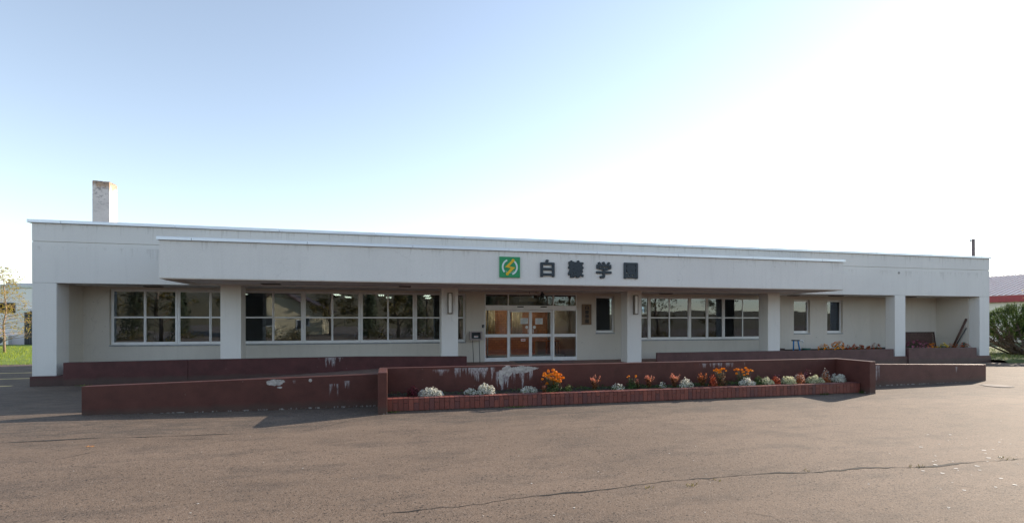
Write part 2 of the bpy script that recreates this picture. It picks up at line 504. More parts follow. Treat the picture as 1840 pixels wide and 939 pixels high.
ribbon('pavement_crack', [gp(1720, 872), gp(1760, 878)], .008, sub=30)
ribbon('pavement_crack', [gp(1770, 880), gp(1812, 890)], .009, sub=30)
ribbon('pavement_crack', [gp(1170, 925), gp(1205, 934)], .010, sub=30)
ribbon('pavement_crack', [gp(640, 753), gp(560, 772), gp(470, 782)], .010, sub=20)
# streaks of sunlight in the building's shade on the left, painted as flat strips
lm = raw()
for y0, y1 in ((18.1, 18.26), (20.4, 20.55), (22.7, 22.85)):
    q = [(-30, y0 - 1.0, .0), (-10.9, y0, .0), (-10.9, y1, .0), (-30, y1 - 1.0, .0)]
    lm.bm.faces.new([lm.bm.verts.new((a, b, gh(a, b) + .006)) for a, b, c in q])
struct(lm.build('sunlit_streaks', plain('painted_sunlight', (.80, .62, .26), .7, var=.25, scale=3)))
cw = raw()
for (px, py) in ((1166, 877), (1240, 872), (1245, 870), (1290, 863), (1450, 845), (1640, 838), (1655, 838), (1800, 822), (1815, 824)):
    for k in range(9):
        x, y = gp(px + rnd.uniform(-8, 8), py + rnd.uniform(-2, 2)); b0 = Vector((x, y, .002)); hh = rnd.uniform(.012, .035)
        s_ = Vector((rnd.uniform(-1, 1), rnd.uniform(-1, 1), 0)).normalized() * .005
        cw.bm.faces.new([cw.bm.verts.new(b0 - s_), cw.bm.verts.new(b0 + s_), cw.bm.verts.new(b0 + Vector((rnd.uniform(-.02, .02), rnd.uniform(-.02, .02), hh)))])
struct(cw.build('crack_weeds', plain('weed_yellow', (.36, .27, .05), .8)), 'stuff')
fx, fy = gp(160, 804)
lfm = raw()
for k in range(5):
    a = -.9 + k * .45; lfm.leaf((fx + math.sin(a) * .05, fy + math.cos(a) * .03, .016 + .006 * (k % 2)), (rnd.uniform(-.3, .3), rnd.uniform(-.3, .3), 1), .055, .022, up=(math.sin(a), math.cos(a), .15))
tag(recenter(lfm.build('fallen_leaf', plain('leaf_orange', (.55, .22, .04), .7))), 'single orange fallen leaf on the asphalt in the left foreground', 'leaf')
# pale droppings and flakes on the asphalt, right foreground
fl = raw()
for k in range(46):
    px = rnd.gauss(1735, 75); py = rnd.gauss(832, 34)
    if not (1560 < px < 1850 and 750 < py < 930): continue
    x, y = gp(px, py)
    r = rnd.choice((.010, .013, .018, .028)) * rnd.uniform(.8, 1.2)
    n = 9; ph = rnd.uniform(0, 6)
    vs = [fl.bm.verts.new((x + math.cos(ph + 6.283 * i / n) * r * rnd.uniform(.6, 1.25), y + math.sin(ph + 6.283 * i / n) * r * rnd.uniform(.5, 1.0), .004)) for i in range(n)]
    fl.bm.faces.new(vs)
for k in range(34):
    px = rnd.uniform(100, 1700); py = rnd.uniform(748, 930)
    x, y = gp(px, py); r = rnd.uniform(.005, .012)
    vs = [fl.bm.verts.new((x + math.cos(6.283 * i / 6) * r, y + math.sin(6.283 * i / 6) * r, gh(x, y) + .004)) for i in range(6)]
    fl.bm.faces.new(vs)
struct(fl.build('white_flecks', plain('fleck_white', (.52, .50, .46), .8)), 'stuff')

# terrace and ramps behind the front walls
tm = MB(); tm.box(-.25, 12.1, 11.562, 19.6, -.15, .25)
struct(tm.build('terrace', 'tile'))
rm = MB(); rm.hull8([(-5.6, 11.6, -.12), (-.252, 11.6, -.12), (-5.6, 17.78, -.12), (-.252, 17.78, -.12), (-5.6, 11.6, -.04), (-.252, 11.6, .246), (-5.6, 17.78, -.04), (-.252, 17.78, .246)])
struct(rm.build('left_ramp', 'rampcon'))
rm = MB(); rm.hull8([(12.102, 11.8, -.12), (17.5, 11.8, -.12), (12.102, 17.86, -.12), (17.5, 17.86, -.12), (12.102, 11.8, .246), (17.5, 11.8, -.04), (12.102, 17.86, .246), (17.5, 17.86, -.04)])
struct(rm.build('right_ramp', 'rampcon'))

# ------------------------------------------------------------ the school building
XL, XR = -10.31, 27.38
BT, RT = 2.98, 4.85
bld = thing('school_building', (8.5, 18, -.09), 'long low white school building with a flat roof and deep canopy over the entrance', 'building')

f = MB()
f.box(XL, XR, 18.0, 18.25, BT, 4.195, .012)
f.box(XL, XR, 18.0, 18.25, 4.213, 4.755, .012)
f.box(XL + .02, XR - .02, 18.03, 18.24, 4.19, 4.22)
fascia = f.build('fascia', 'facade', bld)
cp = MB()
x = XL - .10
seams = [x, -9.55] + [-9.55 + 3.03 * k for k in range(1, 13)] + [XR + .06]
seams = [q for q in seams if q <= XR + .07]
for a, b_ in zip(seams, seams[1:]): cp.box(a + .004, b_ - .004, 17.94, 18.4, 4.757, RT, .008)
cp.build('roof_coping', 'coping', bld)
sw = MB()
sw.box(XL, XL + .25, 18.25, 28.2, -.1, 4.75)
sw.box(XR - .25, XR, 18.25, 28.2, -.1, 4.75)
sw.box(XL + .25, XR - .25, 28.0, 28.2, -.1, 4.75)
sw.build('outer_wall', 'facade', bld)
cs = MB()
cs.box(XL - .08, XL + .3, 18.42, 28.3, 4.757, RT, .008); cs.box(XR - .3, XR + .06, 18.42, 28.3, 4.757, RT, .008)
cs.box(XL + .31, XR - .31, 27.9, 28.3, 4.757, RT, .008)
cs.build('side_coping', 'coping', bld)
rf = MB(); rf.box(XL + .26, XR - .26, 18.26, 27.99, 4.40, 4.55)
rf.build('roof', plain('roof_sheet', (.25, .26, .27), .8), bld)
df = MB()
df.tube([(22.02, 17.985, 3.98), (22.02, 18.02, 3.98)], .055, 14)
df.build('drain_outlet', 'concrete', bld)

# pillars and columns
def column(x0, x1, dep, z0):
    m = MB(); m.box(x0, x1, 18.003, 18.0 + dep, z0, BT - .002 if dep else BT, .012)
    return m.build('column', 'facade', bld)
PL = MB(); PL.box(XL - .015, -9.0, 17.93, 18.62, -.15, .205, .008)
column(XL + .002, -9.69, .62, .205)
for a, b_ in ((-5.26, -4.655), (1.775, 2.365), (8.89, 9.49), (15.22, 15.80)): column(a, b_, .55, .25)
column(21.81, 22.40, .45, .275)
column(26.775, XR - .002, .45, .225)
PL.build('plinth', painted('plinth_left', (.09, .030, .032), limey=0), bld)
PM = painted('plinth_right', (.13, .06, .055), limey=0)
PR = MB(); PR.box(17.6, 22.45, 17.95, 18.46, -.15, .273, .006); PR.box(22.453, XR + .012, 17.945, 18.47, -.15, .222, .006)
PR.build('plinth', PM, bld)

# recessed back wall with its openings
ops = [(-9.06, 2.87, 1.045, 2.915), (3.61, 7.437, .25, 2.925), (8.265, 9.10, 1.36, 2.87), (9.75, 16.35, 1.055, 2.88),
       (17.95, 18.83, 1.285, 2.815), (19.79, 20.67, 1.285, 2.815)]
bw = MB()
xs = [-10.05] + [q for o in ops for q in o[:2]] + [22.3]
for a, b_ in zip(xs[::2], xs[1::2]): bw.box(a, b_, 19.6, 19.85, .0, BT + .5)
for x0, x1, z0, z1 in ops:
    if z0 > .3: bw.box(x0, x1, 19.601, 19.85, .0, z0)
    bw.box(x0, x1, 19.601, 19.85, z1, BT + .5)
bw.box(22.302, 27.12, 19.93, 20.1, .0, BT + .5); bw.box(22.1, 22.299, 19.852, 20.1, .0, BT + .5)
bw.build('recessed_wall', 'recess', bld)
for a_, b_, y_ in ((-10.055, -9.81, 18.62), (26.74, 27.125, 18.46)):
    sm = MB(); sm.box(a_, b_, y_, 19.6 if a_ < 0 else 19.93, .0, BT); sm.build('recess_side_wall', 'recess', bld)
so_ = MB(); so_.box(XL + .255, 22.30, 18.25, 19.602, BT + .004, BT + .06); so_.box(22.30, XR - .255, 18.25, 19.935, BT + .004, BT + .06)
so_.build('soffit', 'soffit', bld)

# canopy
CY, CX0, CX1 = 15.9, -6.175, 16.81
cn = MB()
cn.box(CX0, CX1, CY, CY + .2, 3.032, 4.075, .012)
cn.box(CX0, CX0 + .2, CY + .2, 17.998, 3.032, 4.075); cn.box(CX1 - .2, CX1, CY + .2, 17.998, 3.032, 4.075)
cn.build('canopy_fascia', 'facade', bld)
ce = MB()
ce.box(CX0 + .012, CX1 - .012, CY + .014, CY + .3, 3.012, 3.031)
ce.box(CX0 + .012, CX0 + .36, CY + .3, 17.997, 3.0, 3.031); ce.box(CX1 - .36, CX1 - .012, CY + .3, 17.997, 3.0, 3.031)
ce.build('canopy_edge_strip', 'soffit_edge', bld)
cf = MB()
nb = 12
for k in range(nb):
    a = CX0 + .36 + (CX1 - CX0 - .72) * k / nb; b_ = CX0 + .36 + (CX1 - CX0 - .72) * (k + 1) / nb
    cf.box(a + .003, b_ - .003, CY + .3, 18.0, 3.016, 3.06)
cf.build('canopy_soffit', 'soffit', bld)
ct = MB(); ct.box(CX0 + .2, CX1 - .2, CY + .2, 17.998, 3.9, 3.98)
ct.build('canopy_roof', plain('canopy_sheet', (.3, .3, .3), .8), bld)
cc = MB()
se = [CX0 - .05, -5.35] + [-5.35 + 3.02 * k for k in range(1, 8)] + [CX1 + .035]
for a, b_ in zip(se, se[1:]): cc.box(a + .004, b_ - .004, CY - .055, CY + .3, 4.077, 4.172, .008)
cc.box(CX0 - .05, CX0 + .28, CY + .305, 17.95, 4.077, 4.168); cc.box(CX1 - .28, CX1 + .035, CY + .305, 17.95, 4.077, 4.168)
cc.build('canopy_coping', 'coping', bld)
# ceiling vents and access hatches of the soffits
for x, y, wx in ((-3.9, 17.2, .55), (.3, 17.4, .4), (10.9, 18.9, .5), (17.2, 18.9, .45), (19.4, 18.9, .6), (23.6, 18.9, .6), (-7.8, 18.9, .5)):
    m = MB(); zz = BT if y > 18.2 else 3.012
    m.box(x, x + wx, y, y + .28, zz - .02, zz + .006, .004)
    for q in range(4): m.box(x + .03, x + wx - .03, y + .04 + q * .055, y + .065 + q * .055, zz - .028, zz - .018)
    m.build('soffit_vent', plain('vent_grey', (.10, .095, .09), .7), bld)

# windows
def window(x0, x1, z0, z1, panes, transom, yf=19.70, wide=.07, fr=.045, sill=True, open_gap=0.0):
    """one aluminium unit: frame part with pane sub-parts"""
    m = MB()
    d0, d1 = yf, yf + .07
    m.box(x0, x0 + fr, d0, d1, z0, z1, .004); m.box(x1 - fr, x1, d0, d1, z0, z1, .004)
    m.box(x0 + fr, x1 - fr, d0, d1, z1 - fr, z1, .004); m.box(x0 + fr, x1 - fr, d0 - .012, d1, z0, z0 + fr * 1.25, .004)
    ix0, ix1 = x0 + fr, x1 - fr
    n = panes
    rects = []
    for k in range(n):
        a = ix0 + (ix1 - ix0) * k / n; b_ = ix0 + (ix1 - ix0) * (k + 1) / n
        off = .0 if k % 2 == 0 else .022
        st = .032
        y0, y1 = d0 + .012 + off, d0 + .040 + off
        if n > 1:
            m.box(a + .001, a + st, y0, y1, z0 + fr * 1.25, z1 - fr); m.box(b_ - st, b_ - .001, y0, y1, z0 + fr * 1.25, z1 - fr)
        else: st = .02
        zb = z0 + fr * 1.25; zt = z1 - fr
        m.box(a + st, b_ - st, y0, y1, zb + .001, zb + st); m.box(a + st, b_ - st, y0, y1, zt - st, zt - .001)
        if transom:
            m.box(a + st, b_ - st, y0 - .004, y1 + .002, transom - .025, transom + .025)
            rects += [(a + st, b_ - st, zb + st, transom - .025, y0 + .012), (a + st, b_ - st, transom + .025, zt - st, y0 + .012)]
        else: rects.append((a + st, b_ - st, zb + st, zt - st, y0 + .012))
    o = m.build('window', 'alu_white', bld)
    for a, b_, c0, c1, y in rects:
        g = MB(); g.box(a, b_, y, y + .005, c0, c1)
        # each sheet of glass sits a hair out of true
        ax, az = rnd.uniform(-.004, .004), rnd.uniform(-.004, .004)
        cx, cz = (a + b_) / 2, (c0 + c1) / 2
        for v in g.bm.verts: v.co.y += (v.co.x - cx) * ax + (v.co.z - cz) * az
        g.build('pane', 'glass', o)
    if sill:
        s_ = MB(); s_.box(x0 - .0, x1 + .0, 19.565, yf - .001, z0 - .045, z0 - .004, .004)
        s_.build('sill', 'sill', o)
    return o
xs = [-9.06, -7.085, -5.06, -3.04, -1.05, .937, 2.87]
for a, b_ in zip(xs, xs[1:]): window(a + .004, b_ - .004, 1.045, 2.915, 2, 1.97)
window(8.265, 9.10, 1.36, 2.87, 1, 0, fr=.06)
for a, b_, n in ((9.75, 10.73, 1), (10.73, 12.69, 2), (12.69, 13.535, 1), (13.535, 14.345, 1), (14.345, 16.35, 2)):
    window(a + .004, b_ - .004, 1.055, 2.88, n, 1.985, fr=.05)
window(17.95, 18.83, 1.285, 2.815, 1, 0, fr=.065); window(19.79, 20.67, 1.285, 2.815, 1, 0, fr=.065)

# entrance: fixed frame with sidelights and two sliding leaves
dm = MB(); Y0, Y1 = 19.60, 19.68
dm.box(3.612, 3.65, Y0, Y1, .25, 2.922, .004); dm.box(7.398, 7.436, Y0, Y1, .25, 2.922, .004)
dm.box(3.65, 7.398, Y0, Y1, 2.885, 2.922, .004)
dm.box(3.65, 7.398, Y0 - .06, Y1, 2.295, 2.462, .006)                       # operator header
for xx in (4.56, 6.425): dm.box(xx - .018, xx + .018, Y0, Y1, 2.462, 2.885)
for xx in (4.565, 6.44): dm.box(xx - .038, xx + .038, Y0 + .01, Y1 + .02, .25, 2.295)
for a, b_ in ((3.65, 4.527), (6.478, 7.398)):
    dm.box(a, b_, Y0 + .01, Y1, .255, .40, .004); dm.box(a, b_, Y0 + .01, Y1, 1.205, 1.325, .004)
    dm.box(a, b_, Y0 + .01, Y1, 2.262, 2.295)
door_frame = dm.build('entrance_frame', 'alu_white', bld)
for a, b_, c0, c1 in ((3.65, 4.527, .40, 1.205), (3.65, 4.527, 1.325, 2.262), (6.478, 7.398, .40, 1.205), (6.478, 7.398, 1.325, 2.262),
                      (3.65, 4.542, 2.462, 2.885), (4.578, 6.407, 2.462, 2.885), (6.443, 7.398, 2.462, 2.885)):
    g = MB(); g.box(a, b_, 19.635, 19.641, c0, c1); g.build('pane', 'doorglass', door_frame)
for a in (5.04, 6.0):
    s_ = MB(); s_.box(a - .13, a + .13, Y0 - .085, Y0 - .06, 2.385, 2.425, .004); s_.build('door_sensor', 'black', door_frame)
for k, (a, b_) in enumerate(((4.60, 5.503), (5.507, 6.405))):
    m = MB(); y0, y1 = 19.70, 19.745
    m.box(a, a + .055, y0, y1, .262, 2.29, .004); m.box(b_ - .06, b_, y0, y1, .262, 2.29, .004)
    m.box(a + .055, b_ - .06, y0, y1, .262, .425, .004); m.box(a + .055, b_ - .06, y0, y1, 1.205, 1.325, .004)
    m.box(a + .055, b_ - .06, y0, y1, 2.20, 2.29, .004)
    leaf = m.build('sliding_door', 'alu_white', bld)
    for c0, c1 in ((.425, 1.205), (1.325, 2.20)):
        g = MB(); g.box(a + .055, b_ - .06, 19.72, 19.726, c0, c1); g.build('pane', 'doorglass', leaf)
    hx = b_ - .10 if k == 0 else a + .10
    h = MB(); h.box(hx - .015, hx + .015, 19.688, 19.702, 1.36, 1.52, .004); h.build('handle', 'alu', leaf)
    st = MB(); cx = b_ - .155 if k == 0 else a + .16
    st.tube([(cx, 19.714, 1.595), (cx, 19.7185, 1.595)], .062, 18); st.build('sticker', 'paper', leaf)

# inside: floors, walls, ceilings, lit lamps, added hall fill
i1 = MB(); i1.box(-10.05, 22.05, 19.86, 27.98, .05, .25); i1.build('room_floor', 'int_floor', bld)
i2 = MB(); i2.box(-10.05, 22.05, 19.86, 27.98, 2.905, 3.0); i2.build('room_ceiling', 'int_dark', bld)
i3 = MB(); i3.box(7.65, 22.05, 23.6, 23.7, .25, 2.904); i3.build('partition_wall', plain('grey_room_wall', (.24, .25, .255), .8), bld)
i3 = MB(); i3.box(-10.05, 3.3, 25.4, 25.5, .25, 2.904); i3.build('partition_wall', 'int_wall', bld)
for xx, y_ in ((3.3, 25.4), (7.55, 23.6), (17.2, 23.6)):
    i3 = MB(); i3.box(xx, xx + .1, 19.86, y_, .25, 2.904); i3.build('partition_wall', 'int_wall', bld)
i4 = MB(); i4.box(3.42, 7.54, 23.9, 24.0, .25, 2.904); i4.build('hall_wall', 'hall_brick', bld)
i5 = MB(); i5.box(3.42, 7.54, 19.9, 23.9, .252, .258); i5.build('hall_floor', 'hall_floor', bld)
i6 = MB()
for xx in (4.05, 4.98, 5.05, 5.95): i6.box(xx - .025, xx + .025, 21.3, 21.36, .26, 2.3)
i6.box(3.42, 7.5, 21.3, 21.36, 2.3, 2.4); i6.box(3.42, 4.95, 21.3, 21.36, .26, .38); i6.box(5.1, 7.5, 21.3, 21.36, .26, .38)
i6.build('inner_door_frame', 'alu_white', bld)
for a in (4.4, 5.75):
    cu = MB()
    for k in range(7): cu.tube([(a + k * .075, 23.82 + .03 * (k % 2), 1.2), (a + k * .075, 23.82 + .03 * (k % 2), 2.35)], .035, 8)
    cu.build('curtain', plain('cream_curtain', (.62, .52, .36), .9), bld, True)
ib = MB(); ib.box(3.42, 7.54, 21.37, 21.42, 2.4, 2.904); ib.build('hall_dark_panel', 'dark', bld)  # added dark panel, keeps the transom dark and hides the hall fill
for xx, y0_ in ((-5.36, 20.2), (-1.98, 20.2), (-1.72, 22.2), (-.32, 20.2), (-.03, 22.2), (1.46, 20.2), (1.66, 22.2), (5.5, 22.0)):
    m = MB(); m.box(xx - .15, xx + .15, y0_, y0_ + 1.1, 2.862, 2.902)
    lf = m.build('ceiling_and_fill_light', 'white', bld)
    m = MB()
    for q in (-.08, .0, .08): m.box(xx + q - .018, xx + q + .018, y0_ + .03, y0_ + 1.07, 2.848, 2.861)
    m.build('tube', 'lamp_on', lf)
for xx in (4.2, 5.5, 6.8):  # unseen lamps added to brighten the entrance hall
    m = MB(); m.box(xx - .18, xx + .18, 22.3, 23.5, 2.862, 2.902); lf = m.build('ceiling_and_fill_light', 'white', bld)
    m = MB(); m.box(xx - .14, xx + .14, 22.34, 23.46, 2.848, 2.861); m.build('tube', 'hall_fill', lf)
# curtains drawn back behind the right-hand windows
for a, b_ in ((9.85, 10.5), (11.3, 12.55), (12.8, 13.35), (15.5, 16.3)):
    cu = MB(); n = int((b_ - a) / .07)
    for k in range(n): cu.tube([(a + k * .07, 20.1 + .025 * (k % 2), 1.0), (a + k * .07, 20.1 + .025 * (k % 2), 2.9)], .036, 8)
    cu.build('curtain', plain('grey_curtain', (.36, .36, .33), .9), bld, True)
for a, b_ in ((17.98, 18.8), (19.82, 20.64)):
    cu = MB()
    for k in range(24):
        z = 1.34 + k * .055; cu.box(a + .04, b_ - .04, 19.9, 19.935, z, z + .048)
    cu.build('blind', plain('blind_grey', (.27, .30, .32), .7), bld)

# chimney
ch = MB(); ch.box(-10.72, -10.17, 22.0, 22.56, 4.4, 7.03, .01)
def chimney_mat():
    m, t, b = newmat('chimney_render')
    p = pos(t)
    sep = N(t, 'SeparateXYZ'); t.links.new(p, sep.inputs[0])
    c = ramp(t, noise(t, p, 3, 5, .6), [(.3, (.66, .60, .57)), (.7, (.80, .74, .70))])
    top = val(t, 'MULTIPLY', val(t, 'SUBTRACT', sep.outputs[2], val(t, 'ADD', 6.35, val(t, 'MULTIPLY', noise(t, pos(t, (5, 5, 1)), 1.5, 4), .8))), 6, clamp=True)
    c = mix(t, val(t, 'MULTIPLY', top, .8), c, (.40, .24, .13))
    hgt = val(t, 'MULTIPLY', val(t, 'SUBTRACT', sep.outputs[2], 5.6), .55, clamp=True)
    flk = noise(t, pos(t, (1, 1, 1.6)), 5.5, 6, .75)
    c = mix(t, val(t, 'MULTIPLY', ramp(t, flk, [(.54, 0.0), (.57, .95)]), hgt), c, (.13, .12, .12))
    t.links.new(c, b.inputs['Base Color']); b.inputs['Roughness'].default_value = .85
    bump(t, b, flk, .03)
    return m
M['chimney'] = chimney_mat()
cho = ch.build('chimney', 'chimney', bld)
for v in cho.data.vertices:
    pass
c2 = MB()
for (x0, x1, y0, y1, z1) in ((-10.72, -10.55, 22.0, 22.3, 7.055), (-10.55, -10.40, 22.01, 22.5, 7.05), (-10.38, -10.175, 22.02, 22.55, 7.042), (-10.7, -10.5, 22.32, 22.55, 7.05)):
    c2.box(x0 + .005, x1, y0 + .004, y1, 7.02, z1, .006)
c2.build('chimney_rim', plain('soot_rim', (.16, .13, .10), .9), cho)

# ------------------------------------------------------------ sign and lettering
SY = CY
sg = thing('emblem_sign', (3.74, SY, 3.23), 'square green sign with yellow zigzag and broken white ring on the canopy front', 'sign')
x0, x1, z0, z1 = 3.402, 4.078, 3.235, 3.895
m = MB(); m.box(x0, x1, SY - .05, SY - .002, z0, z1, .006); m.build('panel', 'green', sg)
cx, cz = (x0 + x1) / 2, (z0 + z1) / 2; W_ = (x1 - x0)
def lx(u): return x0 + u * W_
def lz(v): return z1 - v * (z1 - z0)
def band(pts, hw, ya, yb, mat, name, par, closed=False):
    m = MB()
    for i in range(len(pts) - 1):
        a, b_ = Vector(pts[i]), Vector(pts[i + 1]); d = (b_ - a).normalized(); n = Vector((-d.y, d.x)) * hw
        m.prism([tuple(a + n), tuple(a - n), tuple(b_ - n), tuple(b_ + n)], ya, yb)
    return m.build(name, mat, par)
def arc(r0, r1, a0, a1, ya, yb, name, n=20):
    m = MB()
    A = [R(a0 + (a1 - a0) * k / n) for k in range(n + 1)]
    pts = [(cx + math.sin(a) * r1, cz + math.cos(a) * r1) for a in A] + [(cx + math.sin(a) * r0, cz + math.cos(a) * r0) for a in reversed(A)]
    a_ = [m.bm.verts.new((p[0], ya, p[1])) for p in pts]; b_ = [m.bm.verts.new((p[0], yb, p[1])) for p in pts]
    k = n + 1
    for i in range(n):
        m.bm.faces.new((a_[i], a_[i + 1], a_[2 * k - 2 - i], a_[2 * k - 1 - i]))
        m.bm.faces.new((b_[i], b_[i + 1], b_[2 * k - 2 - i], b_[2 * k - 1 - i]))
        m.bm.faces.new((a_[i], b_[i], b_[i + 1], a_[i + 1])); j = k + i; m.bm.faces.new((a_[j], b_[j], b_[j + 1], a_[j + 1]))
    m.bm.faces.new((a_[0], b_[0], b_[-1], a_[-1])); m.bm.faces.new((a_[k - 1], b_[k - 1], b_[k], a_[k]))
    return m.build(name, 'signwhite', sg)
ya, yb = SY - .058, SY - .049
arc(.208, .262, -132, -22, ya, yb, 'ring_segment')
arc(.208, .262, 28, 160, ya, yb, 'ring_segment')
arc(.178, .186, 132, 228, ya, yb, 'ring_line')
zig = MB()
P = lambda u, v: (lx(u), lz(v))
poly = [P(.62, .16), P(.72, .22), P(.45, .475), P(.76, .50), P(.42, .86), P(.33, .80), P(.575, .555), P(.27, .50)]
# split the S into convex pieces
zig.prism([P(.615, .15), P(.705, .21), P(.47, .455), P(.27, .50)], ya - .006, yb - .002)
zig.prism([P(.27, .50), P(.47, .455), P(.76, .515), P(.55, .555)], ya - .0065, yb - .0015)
zig.prism([P(.55, .555), P(.76, .515), P(.42, .86), P(.325, .80)], ya - .0055, yb - .001)
zig.build('zigzag', 'yellow', sg)
for u, v in ((.655, .175), (.375, .83)):
    m = MB(); p = P(u, v); m.tube([(p[0], ya - .009, p[1]), (p[0], yb - .003, p[1])], .048, 18); m.build('dot', 'yellow', sg)

def glyph(ch, ext):
    c = bpy.data.curves.new('glyph', 'FONT'); c.body = ch; c.size = 1; c.extrude = ext; c.resolution_u = 3
    o = bpy.data.objects.new('glyph', c); COL.objects.link(o)
    dg = bpy.context.evaluated_depsgraph_get()
    me = bpy.data.meshes.new_from_object(o.evaluated_get(dg))
    bpy.data.objects.remove(o); bpy.data.curves.remove(c)
    return me
def letter(ch, x0, x1, z0, z1, y, th, mat, name, off, parent):
    """raised character; strokes are fattened by layered copies a fraction of a millimetre apart in depth"""
    me0 = glyph(ch, .5)
    V = [v.co.copy() for v in me0.vertices]; F = [tuple(p.vertices) for p in me0.polygons]
    ax, bx = min(v.x for v in V), max(v.x for v in V); ay, by = min(v.y for v in V), max(v.y for v in V)
    W0, H0 = x1 - x0, z1 - z0
    base = world_loc(parent)
    vs, fs = [], []
    sh = [(0, 0)] + [(math.cos(a) * off, math.sin(a) * off) for a in (k * math.pi / 4 for k in range(8))]
    for k, (dx, dz) in enumerate(sh):
        o = len(vs)
        for v in V:
            vs.append(Vector((x0 + off + dx + (v.x - ax) / (bx - ax) * (W0 - 2 * off), y - (v.z + .5) * (th - .0004 * k), z0 + off + dz + (v.y - ay) / (by - ay) * (H0 - 2 * off))) - base)
        fs += [tuple(i + o for i in f) for f in F]
    me = bpy.data.meshes.new(name); me.from_pydata(vs, [], fs); me.update()
    me.materials.append(M[mat])
    o = bpy.data.objects.new(name, me); COL.objects.link(o); o.parent = parent
    return o
nm = thing('name_sign', (6.5, SY, 3.27), 'four dark raised characters 白糠学園 mounted on the white canopy front', 'sign')
for ch, a, b_, c0, c1 in (('白', 4.765, 5.245, 3.275, 3.845), ('糠', 5.705, 6.265, 3.268, 3.848), ('学', 6.705, 7.255, 3.27, 3.83), ('園', 7.71, 8.22, 3.272, 3.82)):
    letter(ch, a, b_, c0, c1, SY - .002, .055, 'letter', 'character', .019, nm)

pl = thing('name_plate', (7.853, 19.6, 1.69), 'weathered wooden name board with black brushed characters beside the entrance', 'sign')
m = MB(); m.box(7.645, 8.06, 19.555, 19.597, 1.69, 2.53, .008); m.build('board', 'plate_wood', pl)
for k, ch in enumerate('白糠學園'):
    zt = 2.47 - k * .185
    letter(ch, 7.775, 7.945, zt - .165, zt, 19.5548, .006, 'ink', 'character', .004, pl)

# ------------------------------------------------------------ fittings at the entrance
def wall_lamp(x0, x1, label):
    t = thing('wall_lamp', ((x0 + x1) / 2, 18.0, 2.095), label, 'wall lamp', 'long wall lamps on the entrance columns')
    m = MB(); m.box(x0, x1, 17.985, 18.001, 2.095, 2.835, .004); m.box(x0, x0 + .03, 17.90, 17.985, 2.095, 2.835, .004); m.box(x1 - .03, x1, 17.90, 17.985, 2.095, 2.835, .004)
    m.box(x0 + .03, x1 - .03, 17.90, 17.985, 2.095, 2.12); m.box(x0 + .03, x1 - .03, 17.90, 17.985, 2.81, 2.835)
    m.build('housing', plain('lamp_bronze', (.14, .12, .10), .5, .4), t)
    m = MB(); m.box(x0 + .032, x1 - .032, 17.88, 17.984, 2.122, 2.808, .02); m.build('diffuser', 'lampshade', t)
wall_lamp(1.985, 2.155, 'long vertical wall lamp on the column left of the entrance')
wall_lamp(9.13, 9.30, 'long vertical wall lamp on the column right of the entrance')

st = thing('display_stand', (3.22, 19.4, .25), 'small framed box with a dark inside and white label on two thin black legs', 'display stand')
m = MB(); m.box(2.975, 3.03, 19.22, 19.42, 1.11, 1.45, .004); m.box(3.40, 3.455, 19.22, 19.42, 1.11, 1.45, .004)
m.box(3.03, 3.40, 19.22, 19.42, 1.11, 1.16, .004); m.box(3.03, 3.40, 19.22, 19.42, 1.41, 1.45, .004); m.box(3.03, 3.40, 19.405, 19.42, 1.16, 1.41)
m.build('frame', plain('stand_frame', (.38, .33, .32), .5), st)
m = MB(); m.box(3.075, 3.385, 19.36, 19.404, 1.175, 1.40); m.build('back_panel', plain('panel_teal', (.012, .025, .03), .4), st)
m = MB(); m.box(3.155, 3.315, 19.35, 19.359, 1.21, 1.28); m.build('label', 'paper', st)
m = MB(); m.box(3.17, 3.30, 19.347, 19.3495, 1.252, 1.268); m.build('label_stripe', 'red_print', st)
for xa, xb in ((3.09, 3.13), (3.345, 3.375)):
    m = MB(); m.tube([(xa, 19.32, 1.11), (xb, 19.30, .252)], .011, 8); m.build('leg', 'black', st)

ic = thing('intercom', (3.55, 19.6, 1.58), 'small black intercom on the wall at the left edge of the entrance doors', 'intercom')
m = MB(); m.box(3.505, 3.595, 19.565, 19.598, 1.58, 1.70, .006); m.build('case', 'black', ic)
m = MB(); m.box(3.555, 3.585, 19.560, 19.566, 1.61, 1.635); m.build('button', 'alu', ic)

cmn = thing('security_camera', (5.82, 19.15, BT), 'round black camera hanging under the soffit above the entrance', 'camera')
m = MB(); m.tube([(5.82, 19.15, BT), (5.82, 19.15, BT - .06)], .035, 12); m.build('mount', 'dark', cmn)
m = MB(); m.ball((5.83, 19.13, BT - .125), .085, 3); m.build('housing', 'black', cmn, True)
m = MB(); m.tube([(5.83, 19.052, BT - .135), (5.83, 19.03, BT - .137)], .035, 12); m.build('lens', 'dark', cmn)
sn = MB(); sn.tube([(5.60, 19.1, BT + .002), (5.60, 19.1, BT - .025), (5.60, 19.1, BT - .04)], [.075, .075, .05], 18)
tag(recenter(sn.build('motion_sensor', plain('sensor_cream', (.42, .36, .28), .5))), 'flat cream sensor disc on the soffit beside the black camera', 'sensor')
hk = MB(); hk.tube([(5.28, 19.05, BT + .002), (5.28, 19.05, BT - .08), (5.30, 19.05, BT - .095)], .008, 6)
tag(recenter(hk.build('ceiling_hook', 'black')), 'thin black hook hanging from the soffit above the door header', 'hook')
ps = MB(); ps.box(5.05, 5.85, 19.75, 19.79, 2.63, 2.88, .004)
tag(recenter(ps.build('blank_panel', plain('panel_beige', (.40, .35, .28), .6))), 'blank beige panel behind the glass above the sliding doors', 'panel')

